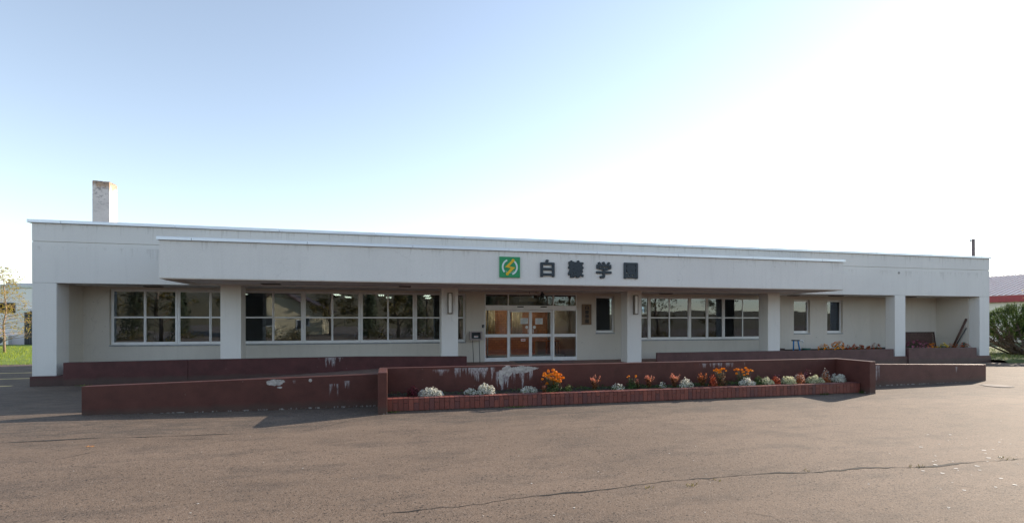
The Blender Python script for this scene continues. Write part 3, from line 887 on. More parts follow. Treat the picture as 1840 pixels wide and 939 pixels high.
def notice(x, z, w, h, y, label, lines=4):
    t = thing('notice_paper', (x, y, z - h / 2), label, 'notice')
    m = MB(); m.box(x - w / 2, x + w / 2, y - .002, y, z - h / 2, z + h / 2); m.build('sheet', 'paper', t)
    m = MB()
    for k in range(lines):
        zz = z + h / 2 - h * (k + 1) / (lines + 1)
        m.box(x - w * (.38 if k else .22), x + w * (.38 if k < lines - 1 else .15), y - .0032, y - .0021, zz - .008, zz + .008)
    m.build('print', 'print', t)
notice(5.245, 1.845, .31, .23, 19.718, 'white notice sheet taped inside the left sliding door glass')
notice(5.86, 1.835, .31, .24, 19.718, 'white notice sheet taped inside the right sliding door glass')
t = thing('notice_paper', (5.2, 19.718, 1.04), 'small white notice with red print low on the left sliding door', 'notice')
m = MB(); m.box(5.11, 5.29, 19.716, 19.718, 1.04, 1.13); m.build('sheet', 'paper', t)
m = MB(); m.box(5.13, 5.27, 19.7148, 19.7159, 1.065, 1.105); m.build('print', 'red_print', t)
dmat = MB(); dmat.box(4.75, 6.5, 18.75, 19.5, .251, .266, .004)
tag(recenter(dmat.build('door_mat', plain('mat_grey', (.10, .105, .115), .9))), 'grey rubber mat on the tiles in front of the sliding doors', 'door mat')

# things seen through the glass
def pot(x, y, z, r, h, label, cat, hue=(.7, .7, .68)):
    t = thing('flower_pot', (x, y, z), label, cat)
    m = MB(); m.tube([(x, y, z), (x, y, z + h)], [r * .75, r], 16); m.build('pot', plain('pot_paint', hue, .5), t)
    m = raw()
    for k in range(26):
        a = rnd.uniform(0, 6.28); rr = rnd.uniform(0, r * 1.2); zz = z + h + rnd.uniform(0, h * 1.0)
        m.leaf((x + math.cos(a) * rr, y + math.sin(a) * rr, zz), (math.cos(a), math.sin(a), .8), .06, .03)
    m.build('foliage', 'leaf_green', t)
M['leaf_green'] = leafmat('leaf_green', [(0, (.03, .065, .015)), (.6, (.065, .115, .03)), (1, (.12, .16, .04))], .4)
pot(12.12, 19.98, 1.10, .075, .16, 'white flower pot standing inside the right window strip', 'flower pot')
pot(-.0, 19.98, 1.06, .10, .2, 'pale patterned pot standing inside the left window strip', 'flower pot', (.55, .54, .50))
# a ledge carries the pots
lg = MB(); lg.box(-9.0, 2.8, 19.86, 20.12, .98, 1.058); lg.box(9.8, 16.3, 19.86, 20.12, .98, 1.098); lg.build('window_ledge', 'int_wall', bld)
rf2 = random.Random(3)
for k, (x, y) in enumerate(((-8.3, 22.5), (-6.2, 21.6), (-3.6, 22.4), (-1.2, 21.7), (1.2, 22.6))):
    t = thing('office_desk', (x, y, .25), 'office desk seen dimly through the left window strip', 'desk', 'desks in the left room')
    m = MB(); m.box(x - .7, x + .7, y - .35, y + .35, .95, .98, .004); m.build('top', 'int_wall', t)
    for sx in (-.62, .62):
        m = MB(); m.box(x + sx - .05, x + sx + .05, y - .3, y + .3, .252, .948); m.build('leg', 'dark', t)
    tm_ = thing('monitor', (x + .1, y, .98), 'dark screen on a desk behind the left window strip', 'monitor', 'screens in the left room')
    m = MB(); m.box(x - .16, x + .36, y - .02, y + .02, 1.08, 1.40, .006); m.build('screen', 'black', tm_)
    m = MB(); m.box(x + .06, x + .14, y - .06, y + .06, .982, 1.078); m.build('stand', 'dark', tm_)
for k, (x, y, h) in enumerate(((-4.35, 21.2, 1.5), (-.3, 24.6, 1.7), (2.4, 24.5, 1.6))):
    t = thing('house_plant', (x, y, .25), 'leafy green house plant in a pot behind the left window strip', 'plant', 'house plants in the left room')
    m = MB(); m.tube([(x, y, .252), (x, y, .55)], [.13, .17], 14); m.build('pot', 'brownpanel', t)
    m = raw()
    for q in range(160):
        a = rf2.uniform(0, 6.28); rr = rf2.uniform(.05, .42); zz = .6 + rf2.random() * (h - .35)
        m.leaf((x + math.cos(a) * rr, y + math.sin(a) * rr, zz), (math.cos(a), math.sin(a), rf2.uniform(.1, .9)), .16, .05)
    m.build('foliage', 'leaf_green', t)
pf = thing('picture_frame', (-1.7, 25.39, 1.6), 'dark framed picture on the back wall of the left room', 'picture')
m = MB(); m.box(-2.1, -1.3, 25.37, 25.398, 1.6, 2.1, .004); m.build('frame', 'dark', pf)
m = MB(); m.box(-2.05, -1.35, 25.362, 25.369, 1.65, 2.05); m.build('print', 'int_wall', pf)
dk = thing('desk', (6.9, 21.9, .25), 'small wooden desk inside the entrance hall on the right', 'desk')
m = MB(); m.box(6.35, 7.4, 21.65, 22.15, .93, .97, .004); m.build('top', 'hall_floor', dk)
m = MB(); m.box(6.38, 6.75, 21.68, 22.1, .26, .93); m.build('drawer_unit', 'int_wall', dk)
for xx in (7.35,):
    for yy in (21.7, 22.1):
        m = MB(); m.box(xx - .02, xx + .02, yy - .02, yy + .02, .26, .93); m.build('leg', 'dark', dk)

# ------------------------------------------------------------ front walls and planter
def low_wall(name, pts, y0, y1, zb, mat, label, loc, bev=.012):
    """wall along X; pts = (x, ztop)"""
    m = MB()
    for (a, za), (b_, zb2) in zip(pts, pts[1:]):
        m.hull8([(a, y0, zb), (b_, y0, zb), (a, y1, zb), (b_, y1, zb), (a, y0, za), (b_, y0, zb2), (a, y1, za), (b_, y1, zb2)])
    bmesh.ops.remove_doubles(m.bm, verts=m.bm.verts, dist=.0001)
    if bev:
        es = [e for e in m.bm.edges if len(e.link_faces) == 2 and e.calc_face_angle(0) > .5]
        bmesh.ops.bevel(m.bm, geom=es, offset=bev, segments=2, affect='EDGES', profile=.6)
    o = m.build(name, mat)
    return tag(recenter(o), label, 'low wall')
wl = painted('left_wall_paint', MAROON, stains=[(-.25 - 5.6 + 3.55, -2.25, .60, .18), (-1.25, -1.05, .52, .30), (-.95, -.82, .58, .26), (-2.0, -1.9, .62, .10)],
             patches=[(-2.30, .575, .17, .07), (-2.22, .47, .05, .02), (-1.62, .60, .03, .03)])
low_wall('low_wall', [(-5.735, .592), (-.230, .70)], 11.4, 11.58, -.1, wl, 'long maroon rendered wall in the left foreground with one pale flaked patch', None)
wr = painted('right_wall_paint', (.130, .050, .042), stains=[(12.98, 13.28, .62, .55), (13.36, 13.52, .60, .45), (16.3, 16.4, .5, .2), (17.2, 17.26, .5, .16)],
             patches=[(13.13, .625, .17, .075), (13.5, .648, .13, .02)])
low_wall('low_wall', [(11.99, .655), (17.51, .535)], 11.6, 11.79, -.1, wr, 'maroon rendered wall on the right with white lime streaks at its left end', None)
bl = painted('back_left_paint', (.085, .028, .028), limey=0, stains=[(-2.08, -1.50, .645, .34), (-2.3, -2.22, .64, .10)])
low_wall('low_wall', [(-9.417, .605), (-6.115, .636)], 17.8, 17.99, -.15, bl, 'dark maroon wall against the building beside its left corner pillar', None, .008)
low_wall('low_wall', [(-6.105, .636), (-1.05, .652), (2.645, .60)], 17.795, 17.99, -.15, bl, 'dark maroon wall in front of the long left window strip, ending at the terrace', None, .008)
br = painted('back_right_paint', (.115, .056, .056), limey=0)
low_wall('low_wall', [(10.10, .612), (21.62, .610)], 17.9, 18.0, -.15, br, 'long dark wall in front of the right window strip, ending at the middle right pillar', None, .008)
low_wall('low_wall', [(22.46, .635), (26.44, .612)], 17.9, 18.09, -.15, br, 'short dark wall under the open bay at the right end of the building', None, .008)
kb = MB(); kb.box(15.85, 16.85, 18.9, 19.05, .3, .645, .008)
tag(recenter(kb.build('brown_kerb', 'brownpanel')), 'short dark brown kerb in the bed beside the right-hand column', 'kerb')

pb = thing('planter', (5.9, 10.9, 0), 'long maroon planter with brick front edge full of autumn flowers before the terrace', 'planter')
pm = painted('planter_paint', MAROON, stains=[(1.40, 2.35, .80, .34), (2.35, 3.05, .70, .50), (.92, 1.36, .775, .16), (3.1, 3.28, .72, .34), (7.6, 8.6, .78, .14), (8.85, 8.95, .78, .2)],
             patches=[(2.62, .70, .13, .12), (2.95, .725, .26, .09), (3.15, .745, .2, .05), (2.48, .56, .06, .17)])
m = MB(); m.box(-.22, 11.985, 11.40, 11.56, -.1, .825, .012); m.build('back_wall', pm, pb)
for a, b_ in ((-.226, -.046), (11.803, 11.99)):
    m = MB(); m.box(a, b_, 10.4, 11.399, -.1, .824, .012); m.build('end_wall', pm, pb)
m = MB(); m.box(-.045, 11.72, 10.67, 10.86, -.1, .232); m.build('border_core', 'mortar', pb)
m = MB(); x = -.04; k = 0
while x < 11.70:
    wv = .098
    if k % 2 == 0: m.box(x, x + wv, 10.645, 10.672, .012, .245, .004)
    else:
        m.box(x, x + wv, 10.645, 10.672, .012, .162, .004); m.box(x, x + wv, 10.645, 10.672, .170, .245, .004)
    m.box(x, x + wv, 10.64, 10.875, .249, .262, .004)
    x += wv + .0075; k += 1
m.build('brick_facing', 'border', pb)
m = MB(); m.box(11.722, 11.80, 10.66, 10.9, -.1, .02); m.build('drain_gap', 'mortar', pb)
# soil with clods
m = MB(); nx, ny = 180, 9
gs = [[m.bm.verts.new((-.045 + 11.845 * i / nx, 10.862 + .537 * j / ny, .225 + .035 * mnoise.noise((i * .9, j * .9, 1)) + .03 * rnd.random() + .03 * j / ny)) for i in range(nx + 1)] for j in range(ny + 1)]
for j in range(ny):
    for i in range(nx): m.bm.faces.new((gs[j][i], gs[j][i + 1], gs[j + 1][i + 1], gs[j + 1][i]))
m.build('soil', 'soil', pb)
# soil of the two beds along the right of the building
for a, b_, zt in ((16.9, 21.6, .56), (22.46, 26.735, .56)):
    m = MB(); m.box(a, b_, 18.1, 19.595 if a < 20 else 19.925, .0, zt); struct(m.build('bed_soil', 'soil'))

# ------------------------------------------------------------ flowers
M['white_petal'] = leafmat('white_petal', [(0, (.62, .63, .56)), (.6, (.76, .75, .68)), (1, (.80, .78, .66))], .42)
M['cream_petal'] = leafmat('cream_petal', [(0, (.60, .62, .36)), (.6, (.74, .72, .48)), (1, (.78, .76, .60))], .42)
M['orange_petal'] = leafmat('orange_petal', [(0, (.72, .20, .008)), (.6, (.84, .27, .010)), (1, (.90, .36, .015))], .2)
M['yellow_petal'] = leafmat('yellow_petal', [(0, (.70, .44, .01)), (1, (.82, .60, .04))], .2)
M['rust_petal'] = leafmat('rust_petal', [(0, (.34, .08, .03)), (.6, (.52, .15, .05)), (1, (.62, .26, .10))], .45)
M['red_leaf'] = leafmat('red_leaf', [(0, (.30, .04, .018)), (.5, (.50, .09, .035)), (1, (.60, .18, .07))], .45)
M['burgundy_leaf'] = leafmat('burgundy_leaf', [(0, (.06, .010, .016)), (.6, (.13, .02, .028)), (1, (.22, .03, .06))], .3)
M['brown_leaf'] = leafmat('brown_leaf', [(0, (.10, .045, .02)), (.6, (.24, .10, .04)), (1, (.34, .19, .07))], .45)
M['salmon_petal'] = leafmat('salmon_petal', [(0, (.56, .17, .11)), (.6, (.72, .27, .18)), (1, (.80, .40, .27))], .45)
M['pink_petal'] = leafmat('pink_petal', [(0, (.26, .05, .10)), (.6, (.40, .11, .19)), (1, (.55, .22, .30))], .3)
M['light_leaf'] = leafmat('light_leaf', [(0, (.07, .12, .03)), (.6, (.15, .21, .06)), (1, (.26, .30, .09))], .4)
M['stem'] = plain('stem_green', (.06, .08, .03), .8)
M['stem_brown'] = plain('stem_brown', (.12, .055, .03), .8)

def foliage(m, c, w, d, h, n, ln, wd, up=.5, fill=.35):
    for k in range(n):
        a = rnd.uniform(0, 6.283); e = math.acos(rnd.uniform(0, 1)); rr = rnd.uniform(fill, 1) ** .5
        dx, dy, dz = math.cos(a) * math.sin(e), math.sin(a) * math.sin(e), math.cos(e)
        lump = 1 + .28 * mnoise.noise((c[0] * 5 + dx * 1.7, c[1] * 5 + dy * 1.7, dz * 1.7 + c[0]))
        p = (c[0] + dx * w / 2 * rr * lump, c[1] + dy * d / 2 * rr * lump, c[2] + dz * h * rr * lump)
        m.leaf(p, (dx + rnd.uniform(-.6, .6), dy + rnd.uniform(-.6, .6), dz + up + rnd.uniform(-.5, .5)), ln * rnd.uniform(.6, 1.3), wd * rnd.uniform(.7, 1.2))
def crown(m, c, w, d, h, n, r, cup=.15, seg=5, low=.1):
    for k in range(n):
        a = rnd.uniform(0, 6.283); e = math.acos(rnd.uniform(low, 1))
        dx, dy, dz = math.cos(a) * math.sin(e), math.sin(a) * math.sin(e), math.cos(e)
        lump = 1 + .28 * mnoise.noise((c[0] * 5 + dx * 1.7, c[1] * 5 + dy * 1.7, dz * 1.7 + c[0]))
        q = rnd.uniform(.93, 1.08) * lump
        p = (c[0] + dx * w / 2 * q, c[1] + dy * d / 2 * q, c[2] + dz * h * q)
        m.disc(p, (dx + rnd.uniform(-.5, .5), dy + rnd.uniform(-.5, .5), dz + .25 + rnd.uniform(-.4, .4)), r * rnd.uniform(.7, 1.2), seg, cup)
def stuffed(o): o['kind'] = 'stuff'; return o

def mound(name, x, y, z, w, h, petal, label, cat, group, dens=1.0, leaf='leaf_green', pr=.017):
    """a cushion of several overlapping tufts, loose at the edge"""
    t = thing(name, (x, y, z), label, cat, group)
    n = max(4, int(w / .085))
    tufts = []
    for k in range(n):
        f = (k + .5) / n * 2 - 1 + rnd.uniform(-.12, .12)
        hh = h * 1.0 * (1 - .45 * f * f) * rnd.uniform(.75, 1.05)
        tufts.append((x + f * w * .40, y + rnd.uniform(-.06, .05), hh, w / n * rnd.uniform(1.5, 2.2)))
    m = raw(); b_ = raw()
    for tx, ty, hh, tw in tufts:
        foliage(m, (tx, ty, z), tw, tw, hh * .88, int(85 * max(.6, tw / .15)), .04, .013, fill=.1)
        for q in range(int(150 * dens * (tw / .16))):
            a = rnd.uniform(0, 6.283); e = math.acos(rnd.uniform(.12, 1)); k2 = rnd.uniform(.72, 1.08)
            dx, dy, dz = math.cos(a) * math.sin(e), math.sin(a) * math.sin(e), math.cos(e)
            b_.disc((tx + dx * tw * .52 * k2, ty + dy * tw * .52 * k2, z + dz * hh * k2), (dx + rnd.uniform(-.8, .8), dy + rnd.uniform(-.8, .8), dz + rnd.uniform(-.3, .6)), pr * rnd.uniform(.55, 1.2), 5, rnd.uniform(0, .4))
    m.build('foliage', leaf, t); stuffed(b_.build('blossoms', petal, t))
    return t
def leafy(name, x, y, z, w, h, leaf, label, cat, group, n=420, ln=.045, top=None, topn=0, tr=.018):
    t = thing(name, (x, y, z), label, cat, group)
    m = raw(); foliage(m, (x, y, z), w, w * .85, h, n, ln, ln * .5, fill=.15); m.build('foliage', leaf, t)
    if top:
        m = raw(); crown(m, (x, y, z), w * 1.02, w * .85, h * 1.02, topn, tr, .2, 5, .12); stuffed(m.build('blossoms', top, t))
    return t
def sprig(x, y, z, w, h, label, group, petal='salmon_petal', leaf='brown_leaf', ns=13):
    t = thing('salvia', (x, y, z), label, 'flower', group)
    s_ = MB(); lf = raw(); bl_ = raw()
    for k in range(ns):
        a = rnd.uniform(0, 6.28); tx = x + math.cos(a) * w * .5 * rnd.uniform(.2, 1); ty = y + math.sin(a) * w * .4 * rnd.random(); th = h * rnd.uniform(.68, 1.0)
        mid = ((x * .55 + tx * .45), (y * .55 + ty * .45), z + th * .5)
        s_.tube([(x + rnd.uniform(-.02, .02), y, z - .01), mid, (tx, ty, z + th)], [.005, .004, .002], 5)
        for q in range(26):
            f = rnd.uniform(.12, .8); px = x + (tx - x) * f; py = y + (ty - y) * f
            lf.leaf((px + rnd.uniform(-.035, .035), py + rnd.uniform(-.03, .03), z + th * f), (rnd.uniform(-1, 1), rnd.uniform(-1, 1), rnd.uniform(.1, 1)), .045, .02)
        for q in range(22):
            f = rnd.uniform(.52, 1.02); px = x + (tx - x) * f; py = y + (ty - y) * f
            bl_.leaf((px + rnd.uniform(-.013, .013), py + rnd.uniform(-.013, .013), z + th * f), (rnd.uniform(-1, 1), rnd.uniform(-1, 1), rnd.uniform(.1, 1)), .036, .014, up=(rnd.uniform(-.4, .4), rnd.uniform(-.4, .4), 1))
    s_.build('stems', 'stem_brown', t); lf.build('foliage', leaf, t); stuffed(bl_.build('blossoms', petal, t))
    return t
def pompon(p, r, mat, par):
    m = raw()
    for k in range(34):
        a = rnd.uniform(0, 6.283); e = math.acos(rnd.uniform(-.5, 1))
        d = Vector((math.cos(a) * math.sin(e), math.sin(a) * math.sin(e), math.cos(e) * .8))
        m.leaf(Vector(p) + d * r * .75, d + Vector((rnd.uniform(-.5, .5),) * 3), r * .85, r * .7)
    return m.build('blossom', mat, par)
def marigold(x, y, z, w, h, n, label, group, petal='orange_petal', leaf='leaf_green', r=.034, top=.35, fol=380):
    t = thing('marigold', (x, y, z), label, 'flower', group)
    s_ = MB(); lf = raw()
    foliage(lf, (x, y, z), w * .95, w * .75, h * .72, fol, .05, .016, fill=.05)
    s_.tube([(x, y, z - .01), (x, y, z + h * .4)], .008, 6)
    for k in range(n):
        a = rnd.uniform(0, 6.28); q = math.sqrt(rnd.random())
        px = x + math.cos(a) * w * .46 * q; py = y + math.sin(a) * w * .36 * q - .02
        pz = z + h * (top + (1 - top) * (rnd.random() ** .7) * (1 - .35 * q * q))
        s_.tube([(x + (px - x) * .3, y + (py - y) * .3, z + h * .2), (px, py, pz)], [.005, .003], 5)
        pompon((px, py, pz), r * rnd.uniform(.8, 1.15), petal, t)
    s_.build('stems', 'stem', t); lf.build('foliage', leaf, t)
    return t

def bed(px, pybase, Y=None):
    """world x of a plant in the front planter"""
    return px
def pxX(px, Y):
    s_, c_ = math.sin(math.atan(220 / 915)), math.cos(math.atan(220 / 915))
    u = (px - 920) / 915; z = Y / (c_ - u * s_); return z * (u * c_ + s_), z
GW, GM, GS, GF = 'white flower mounds in the front planter', 'orange marigolds in the front planter', 'salmon salvias in the front planter', 'leafy plants in the front planter'
YF, YB, ZS = 10.96, 11.05, .24
def at(px0, px1, py0, py1, Y):
    """size of a plant from where it stands: x, width, height"""
    x, z = pxX((px0 + px1) / 2, Y); k = z / 915
    return x, (px1 - px0) * k * 1.02, (py1 - py0) * k
def W(px0, px1, py0, py1, label, petal='white_petal', Y=YF, dens=1, leaf='light_leaf', pr=.0135):
    x, w_, h = at(px0, px1, py0, py1, Y); return mound('white_flower_mound', x, Y, ZS, w_, h, petal, label, 'flower', GW, dens, leaf, pr)
def L(name, px0, px1, py0, py1, leaf, label, Y=YF, group=GF, **kw):
    x, w_, h = at(px0, px1, py0, py1, Y); return leafy(name, x, Y, ZS, w_, h, leaf, label, 'flower', group, **kw)
def SP(px0, px1, py0, py1, label, Y=YB, **kw):
    x, w_, h = at(px0, px1, py0, py1, Y); return sprig(x, Y, ZS, w_, h, label, GS, **kw)
def MG(px0, px1, py0, py1, n, label, Y=YB, **kw):
    x, w_, h = at(px0, px1, py0, py1, Y); return marigold(x, Y, ZS, w_, h, n, label, GM, **kw)

L('burgundy_plant', 731, 754, 690, 709, 'burgundy_leaf', 'dark burgundy plant behind the leftmost white flower mound', Y=11.05)
W(752, 794, 695, 715, 'large bright white flower mound nearest the left end of the planter', dens=1.5)
W(834, 858, 695, 708, 'small greyish white flower mound touching a brighter mound on its right', dens=.7, Y=11.03)
W(857, 888, 691, 712, 'tall bright white flower mound under the streaked part of the wall', dens=1.5)
W(937, 965, 690, 705, 'low white flower mound left of the biggest orange marigold', dens=.8, Y=11.03)
MG(972, 1014, 666, 707, 46, 'biggest marigold, tall with bright orange heads, below the flaked wall patch', Y=11.0, r=.04, top=.3)
SP(972, 983, 692, 707, 'tiny reddish sprig at the left foot of the biggest marigold', Y=10.93, ns=5)
L('pale_leafy_plant', 1014, 1028, 692, 705, 'light_leaf', 'small pale yellow-green plant just right of the biggest marigold', n=200)
SP(1056, 1081, 673, 700, 'lone salmon salvia standing in bare soil right of the biggest marigold')
W(1101, 1120, 684, 699, 'small green plant with a few white flowers between two salmon salvias', dens=.35)
MG(1123, 1148, 673, 699, 4, 'dark leafy marigold with only a few orange heads', fol=520, r=.026, top=.75)
SP(1140, 1152, 681, 699, 'small brown salvia beside the dark leafy marigold', ns=6)
SP(1153, 1179, 674, 698, 'salmon salvia with widely spread tips right of the dark leafy marigold')
W(1183, 1197, 684, 698, 'tiny white flowered plant between two salmon salvias near the middle', dens=.4)
SP(1201, 1223, 669, 696, 'tall salmon salvia leaning over a bluish white mound')
W(1219, 1244, 679, 699, 'bluish white flower mound at the foot of the tall salmon salvia', dens=.9)
SP(1249, 1275, 674, 698, 'bushy brown salvia left of a bright red leafy plant', ns=16, petal='rust_petal')
L('red_leafy_plant', 1273, 1289, 674, 697, 'red_leaf', 'narrow bright red leafy plant left of an orange marigold', n=330)
MG(1281, 1308, 663, 696, 13, 'tall marigold with orange top over reddish brown leaves', r=.034, top=.72, leaf='brown_leaf', fol=520)
MG(1316, 1352, 664, 696, 17, 'wide marigold with dark leaves behind a white flower mound', r=.034, top=.6, fol=420, Y=11.1)
W(1327, 1356, 680, 696, 'white flower mound in front of the wide dark marigold', dens=1.1, Y=10.95)
L('green_leafy_plant', 1352, 1374, 677, 695, 'leaf_green', 'dark green leafy plant between two white flower mounds', n=420)
W(1366, 1390, 680, 695, 'yellowish white flower mound just left of a red leafy mound with purple tips', 'cream_petal', dens=1.2, Y=10.95, leaf='light_leaf')
L('red_leafy_plant', 1385, 1403, 678, 694, 'red_leaf', 'low red leafy mound in front of purple flower tips', n=380)
L('purple_flower', 1385, 1402, 672, 690, 'burgundy_leaf', 'thin purple flowers rising behind a low red leafy mound', Y=11.12, n=90, top='pink_petal', topn=26, tr=.012)
W(1404, 1431, 678, 694, 'yellowish white flower mound between a red and an orange-red leafy mound', 'cream_petal', dens=1.2, Y=10.95, leaf='light_leaf')
L('red_leafy_plant', 1427, 1448, 674, 693, 'rust_petal', 'round rust red leafy mound with pale flowers showing behind', n=480, ln=.04)
W(1427, 1442, 671, 690, 'few white flowers peeping over the round rust red mound', Y=11.11, dens=.5)
L('burgundy_plant', 1441, 1461, 664, 690, 'burgundy_leaf', 'sparse burgundy plant standing behind a wide cream-white mound', Y=11.13, n=130, top='pink_petal', topn=10, tr=.012)
W(1448, 1479, 674, 692, 'widest cream-white flower mound near the right end of the planter', 'cream_petal', dens=1.2, leaf='light_leaf')
L('red_leafy_plant', 1474, 1493, 670, 691, 'rust_petal', 'dull red-brown leafy mound between two large white mounds', n=420, ln=.04)
W(1468, 1493, 667, 690, 'thin white flowers behind the dull red-brown mound', Y=11.12, dens=.35)
W(1493, 1520, 672, 692, 'bluish white flower mound last before the pink flowers at the right end', dens=1.2)
L('pink_flower', 1520, 1545, 671, 692, 'leaf_green', 'pink flowers in the right corner of the planter', Y=11.05, n=260, top='pink_petal', topn=60, tr=.015)
# little yellow weeds at the soil edge
GB = 'flowers in the bed under the two small windows'
GR = 'flowers in the bed of the open right bay'
def BD(name, px0, px1, py0, py1, leaf, label, group, Y=18.6, z=.56, **kw):
    x, zz = pxX((px0 + px1) / 2, Y); k = zz / 915
    h = (py1 - py0) * k
    ztop = H_EYE - (py0 - 576) * k
    return leafy(name, x, Y, z, (px1 - px0) * k, max(.15, ztop - z), leaf, label, 'flower', group, **kw)
BD('orange_chrysanthemum', 1469, 1493, 619, 628, 'leaf_green', 'low orange and yellow flowers nearest the small blue-legged stand', GB, n=320, top='orange_petal', topn=60, tr=.035)
BD('orange_chrysanthemum', 1494, 1518, 614, 628, 'leaf_green', 'tallest orange flowers in the bed under the small windows', GB, n=360, top='orange_petal', topn=90, tr=.04)
for (a, b_, y0, lb) in ((1520, 1529, 620, 'dark red flower tuft just right of the tallest orange flowers'), (1530, 1540, 618, 'dark red flower tuft, second right of the tallest orange flowers'),
                        (1541, 1553, 619, 'sparse dark red flower tuft in the middle of the red row'), (1557, 1564, 621, 'smallest dark red flower tuft of the red row'),
                        (1565, 1583, 617, 'widest dark red flower tuft nearest the middle right pillar')):
    BD('red_flower', a, b_, y0, 628, 'leaf_green', lb, GB, n=110, top='red_leaf', topn=38, tr=.032)
BD('pink_flower', 1624, 1669, 611, 625, 'leaf_green', 'wide bank of dusky pink flowers in front of the brown lattice panel', GR, Y=18.5, n=520, top='pink_petal', topn=170, tr=.03)
BD('orange_chrysanthemum', 1667, 1682, 616, 625, 'leaf_green', 'small orange flowers beside the bank of pink flowers', GR, Y=18.4, n=160, top='orange_petal', topn=40, tr=.035)
BD('yellow_chrysanthemum', 1686, 1705, 617, 625, 'leaf_green', 'low yellow flowers in the right bay bed', GR, Y=18.4, n=180, top='yellow_petal', topn=36, tr=.035)
BD('red_flower', 1702, 1720, 617, 625, 'brown_leaf', 'rusty flowers at the foot of the leaning poles', GR, Y=18.45, n=160, top='rust_petal', topn=44, tr=.03)
BD('red_flower', 1725, 1742, 616, 625, 'leaf_green', 'small red flower cluster nearest the right corner pillar', GR, Y=18.4, n=120, top='red_leaf', topn=50, tr=.03)

cov = raw()
for k in range(2600):
    x = rnd.uniform(0.0, 11.75); x = x if rnd.random() < .35 else rnd.uniform(3.6, 11.7)
    y = rnd.uniform(10.89, 11.29); z = .262 + rnd.uniform(0, .05) * (1.6 if mnoise.noise((x * 2, 0, 0)) > .05 else .5)
    cov.leaf((x, y, z), (rnd.uniform(-1, 1), rnd.uniform(-1, .3), rnd.uniform(.2, 1)), rnd.uniform(.03, .055), rnd.uniform(.012, .022))
struct(cov.build('ground_cover', 'leaf_green'), 'stuff')

# weeds along the foot of the walls
def weed(x, y, w, h, label, n=60, mat='light_leaf'):
    m = raw()
    for k in range(n):
        px = x + rnd.gauss(0, w * .3); py = y + rnd.gauss(0, .03); hh = h * rnd.uniform(.4, 1)
        b0 = Vector((px, py, gh(px, py) - .005)); tip = b0 + Vector((rnd.uniform(-.6, .6) * hh, rnd.uniform(-.6, .3) * hh, hh))
        s_ = Vector((rnd.uniform(-1, 1), rnd.uniform(-1, 1), 0)).normalized() * .006
        m.bm.faces.new([m.bm.verts.new(b0 - s_), m.bm.verts.new(b0 + s_), m.bm.verts.new(tip)])
    tag(recenter(m.build('weed_tuft', mat)), label, 'weed', 'weeds along the walls')
weed(.06, 10.55, .22, .06, 'green weeds at the foot of the left planter end wall')
weed(2.6, 10.58, .5, .05, 'longest strip of green weeds along the brick front edge', 110)
weed(10.6, 10.58, .3, .09, 'dark weed tuft under the right part of the brick edge', 50, 'leaf_green')
weed(11.76, 10.6, .12, .12, 'dark weeds in the gap beside the right planter end wall', 50, 'leaf_green')
weed(-8.85, 17.7, .4, .07, 'green weeds at the foot of the dark wall by the left pillar')
weed(-8.2, 17.0, .3, .04, 'faint flat weeds on the shaded asphalt left of the front wall', 40)
weed(8.0, 10.58, .5, .03, 'sparse weeds under the middle of the brick edge', 40)

# ------------------------------------------------------------ things in the right beds
s_x = pxX(1433, 18.7)[0]
gs_ = thing('garden_stand', (s_x, 18.7, .5), 'small stand of two blue splayed legs under a grey bar with a curved white end', 'stand')
m = MB(); m.tube([(s_x - .30, 18.7, 1.0), (s_x + .10, 18.7, .995)], .028, 8); m.build('bar', 'dark', gs_)
m = MB(); m.tube([(s_x + .10, 18.7, .995), (s_x + .22, 18.7, .99), (s_x + .27, 18.7, .965), (s_x + .285, 18.7, .91)], .034, 10); m.build('spout', 'white', gs_)
for a, b_ in ((-.20, -.25), (.02, .10)):
    m = MB(); m.tube([(s_x + a, 18.7, .985), (s_x + b_, 18.66, .5)], .03, 8); m.build('leg', 'blue', gs_)
m = MB(); m.tube([(s_x + .25, 18.7, .95), (s_x + .24, 18.7, .62)], .007, 6); m.build('rod', 'alu', gs_)
hs = MB(); pts = []
for k in range(44):
    a = k * .42; pts.append((s_x + .50 + math.cos(a) * (.17 + .01 * (k % 7)), 18.75 + math.sin(a) * .15, .578 + .0016 * k))
hs.tube(pts, .014, 6); tag(recenter(hs.build('garden_hose', 'hose')), 'coiled dark green hose on the bed beside the blue-legged stand', 'hose')

lp = thing('lattice_panel', (24.7, 19.78, .56), 'brown lattice panel leaning on the wall behind pink flowers', 'panel')
px0, px1 = pxX(1618, 19.78)[0], pxX(1680, 19.78)[0]
def lean(z): return 19.74 + (z - .56) * .13
m = MB()
for z0_, z1_ in ((.56, .62), (1.24, 1.30)):
    m.hull8([(px0, lean(z0_) - .03, z0_), (px1, lean(z0_) - .03, z0_), (px0, lean(z0_), z0_), (px1, lean(z0_), z0_), (px0, lean(z1_) - .03, z1_), (px1, lean(z1_) - .03, z1_), (px0, lean(z1_), z1_), (px1, lean(z1_), z1_)])
for xa in (px0, px1 - .06):
    m.hull8([(xa, lean(.62) - .03, .62), (xa + .06, lean(.62) - .03, .62), (xa, lean(.62), .62), (xa + .06, lean(.62), .62), (xa, lean(1.24) - .03, 1.24), (xa + .06, lean(1.24) - .03, 1.24), (xa, lean(1.24), 1.24), (xa + .06, lean(1.24), 1.24)])
m.build('frame', 'brownpanel', lp)
m = MB()
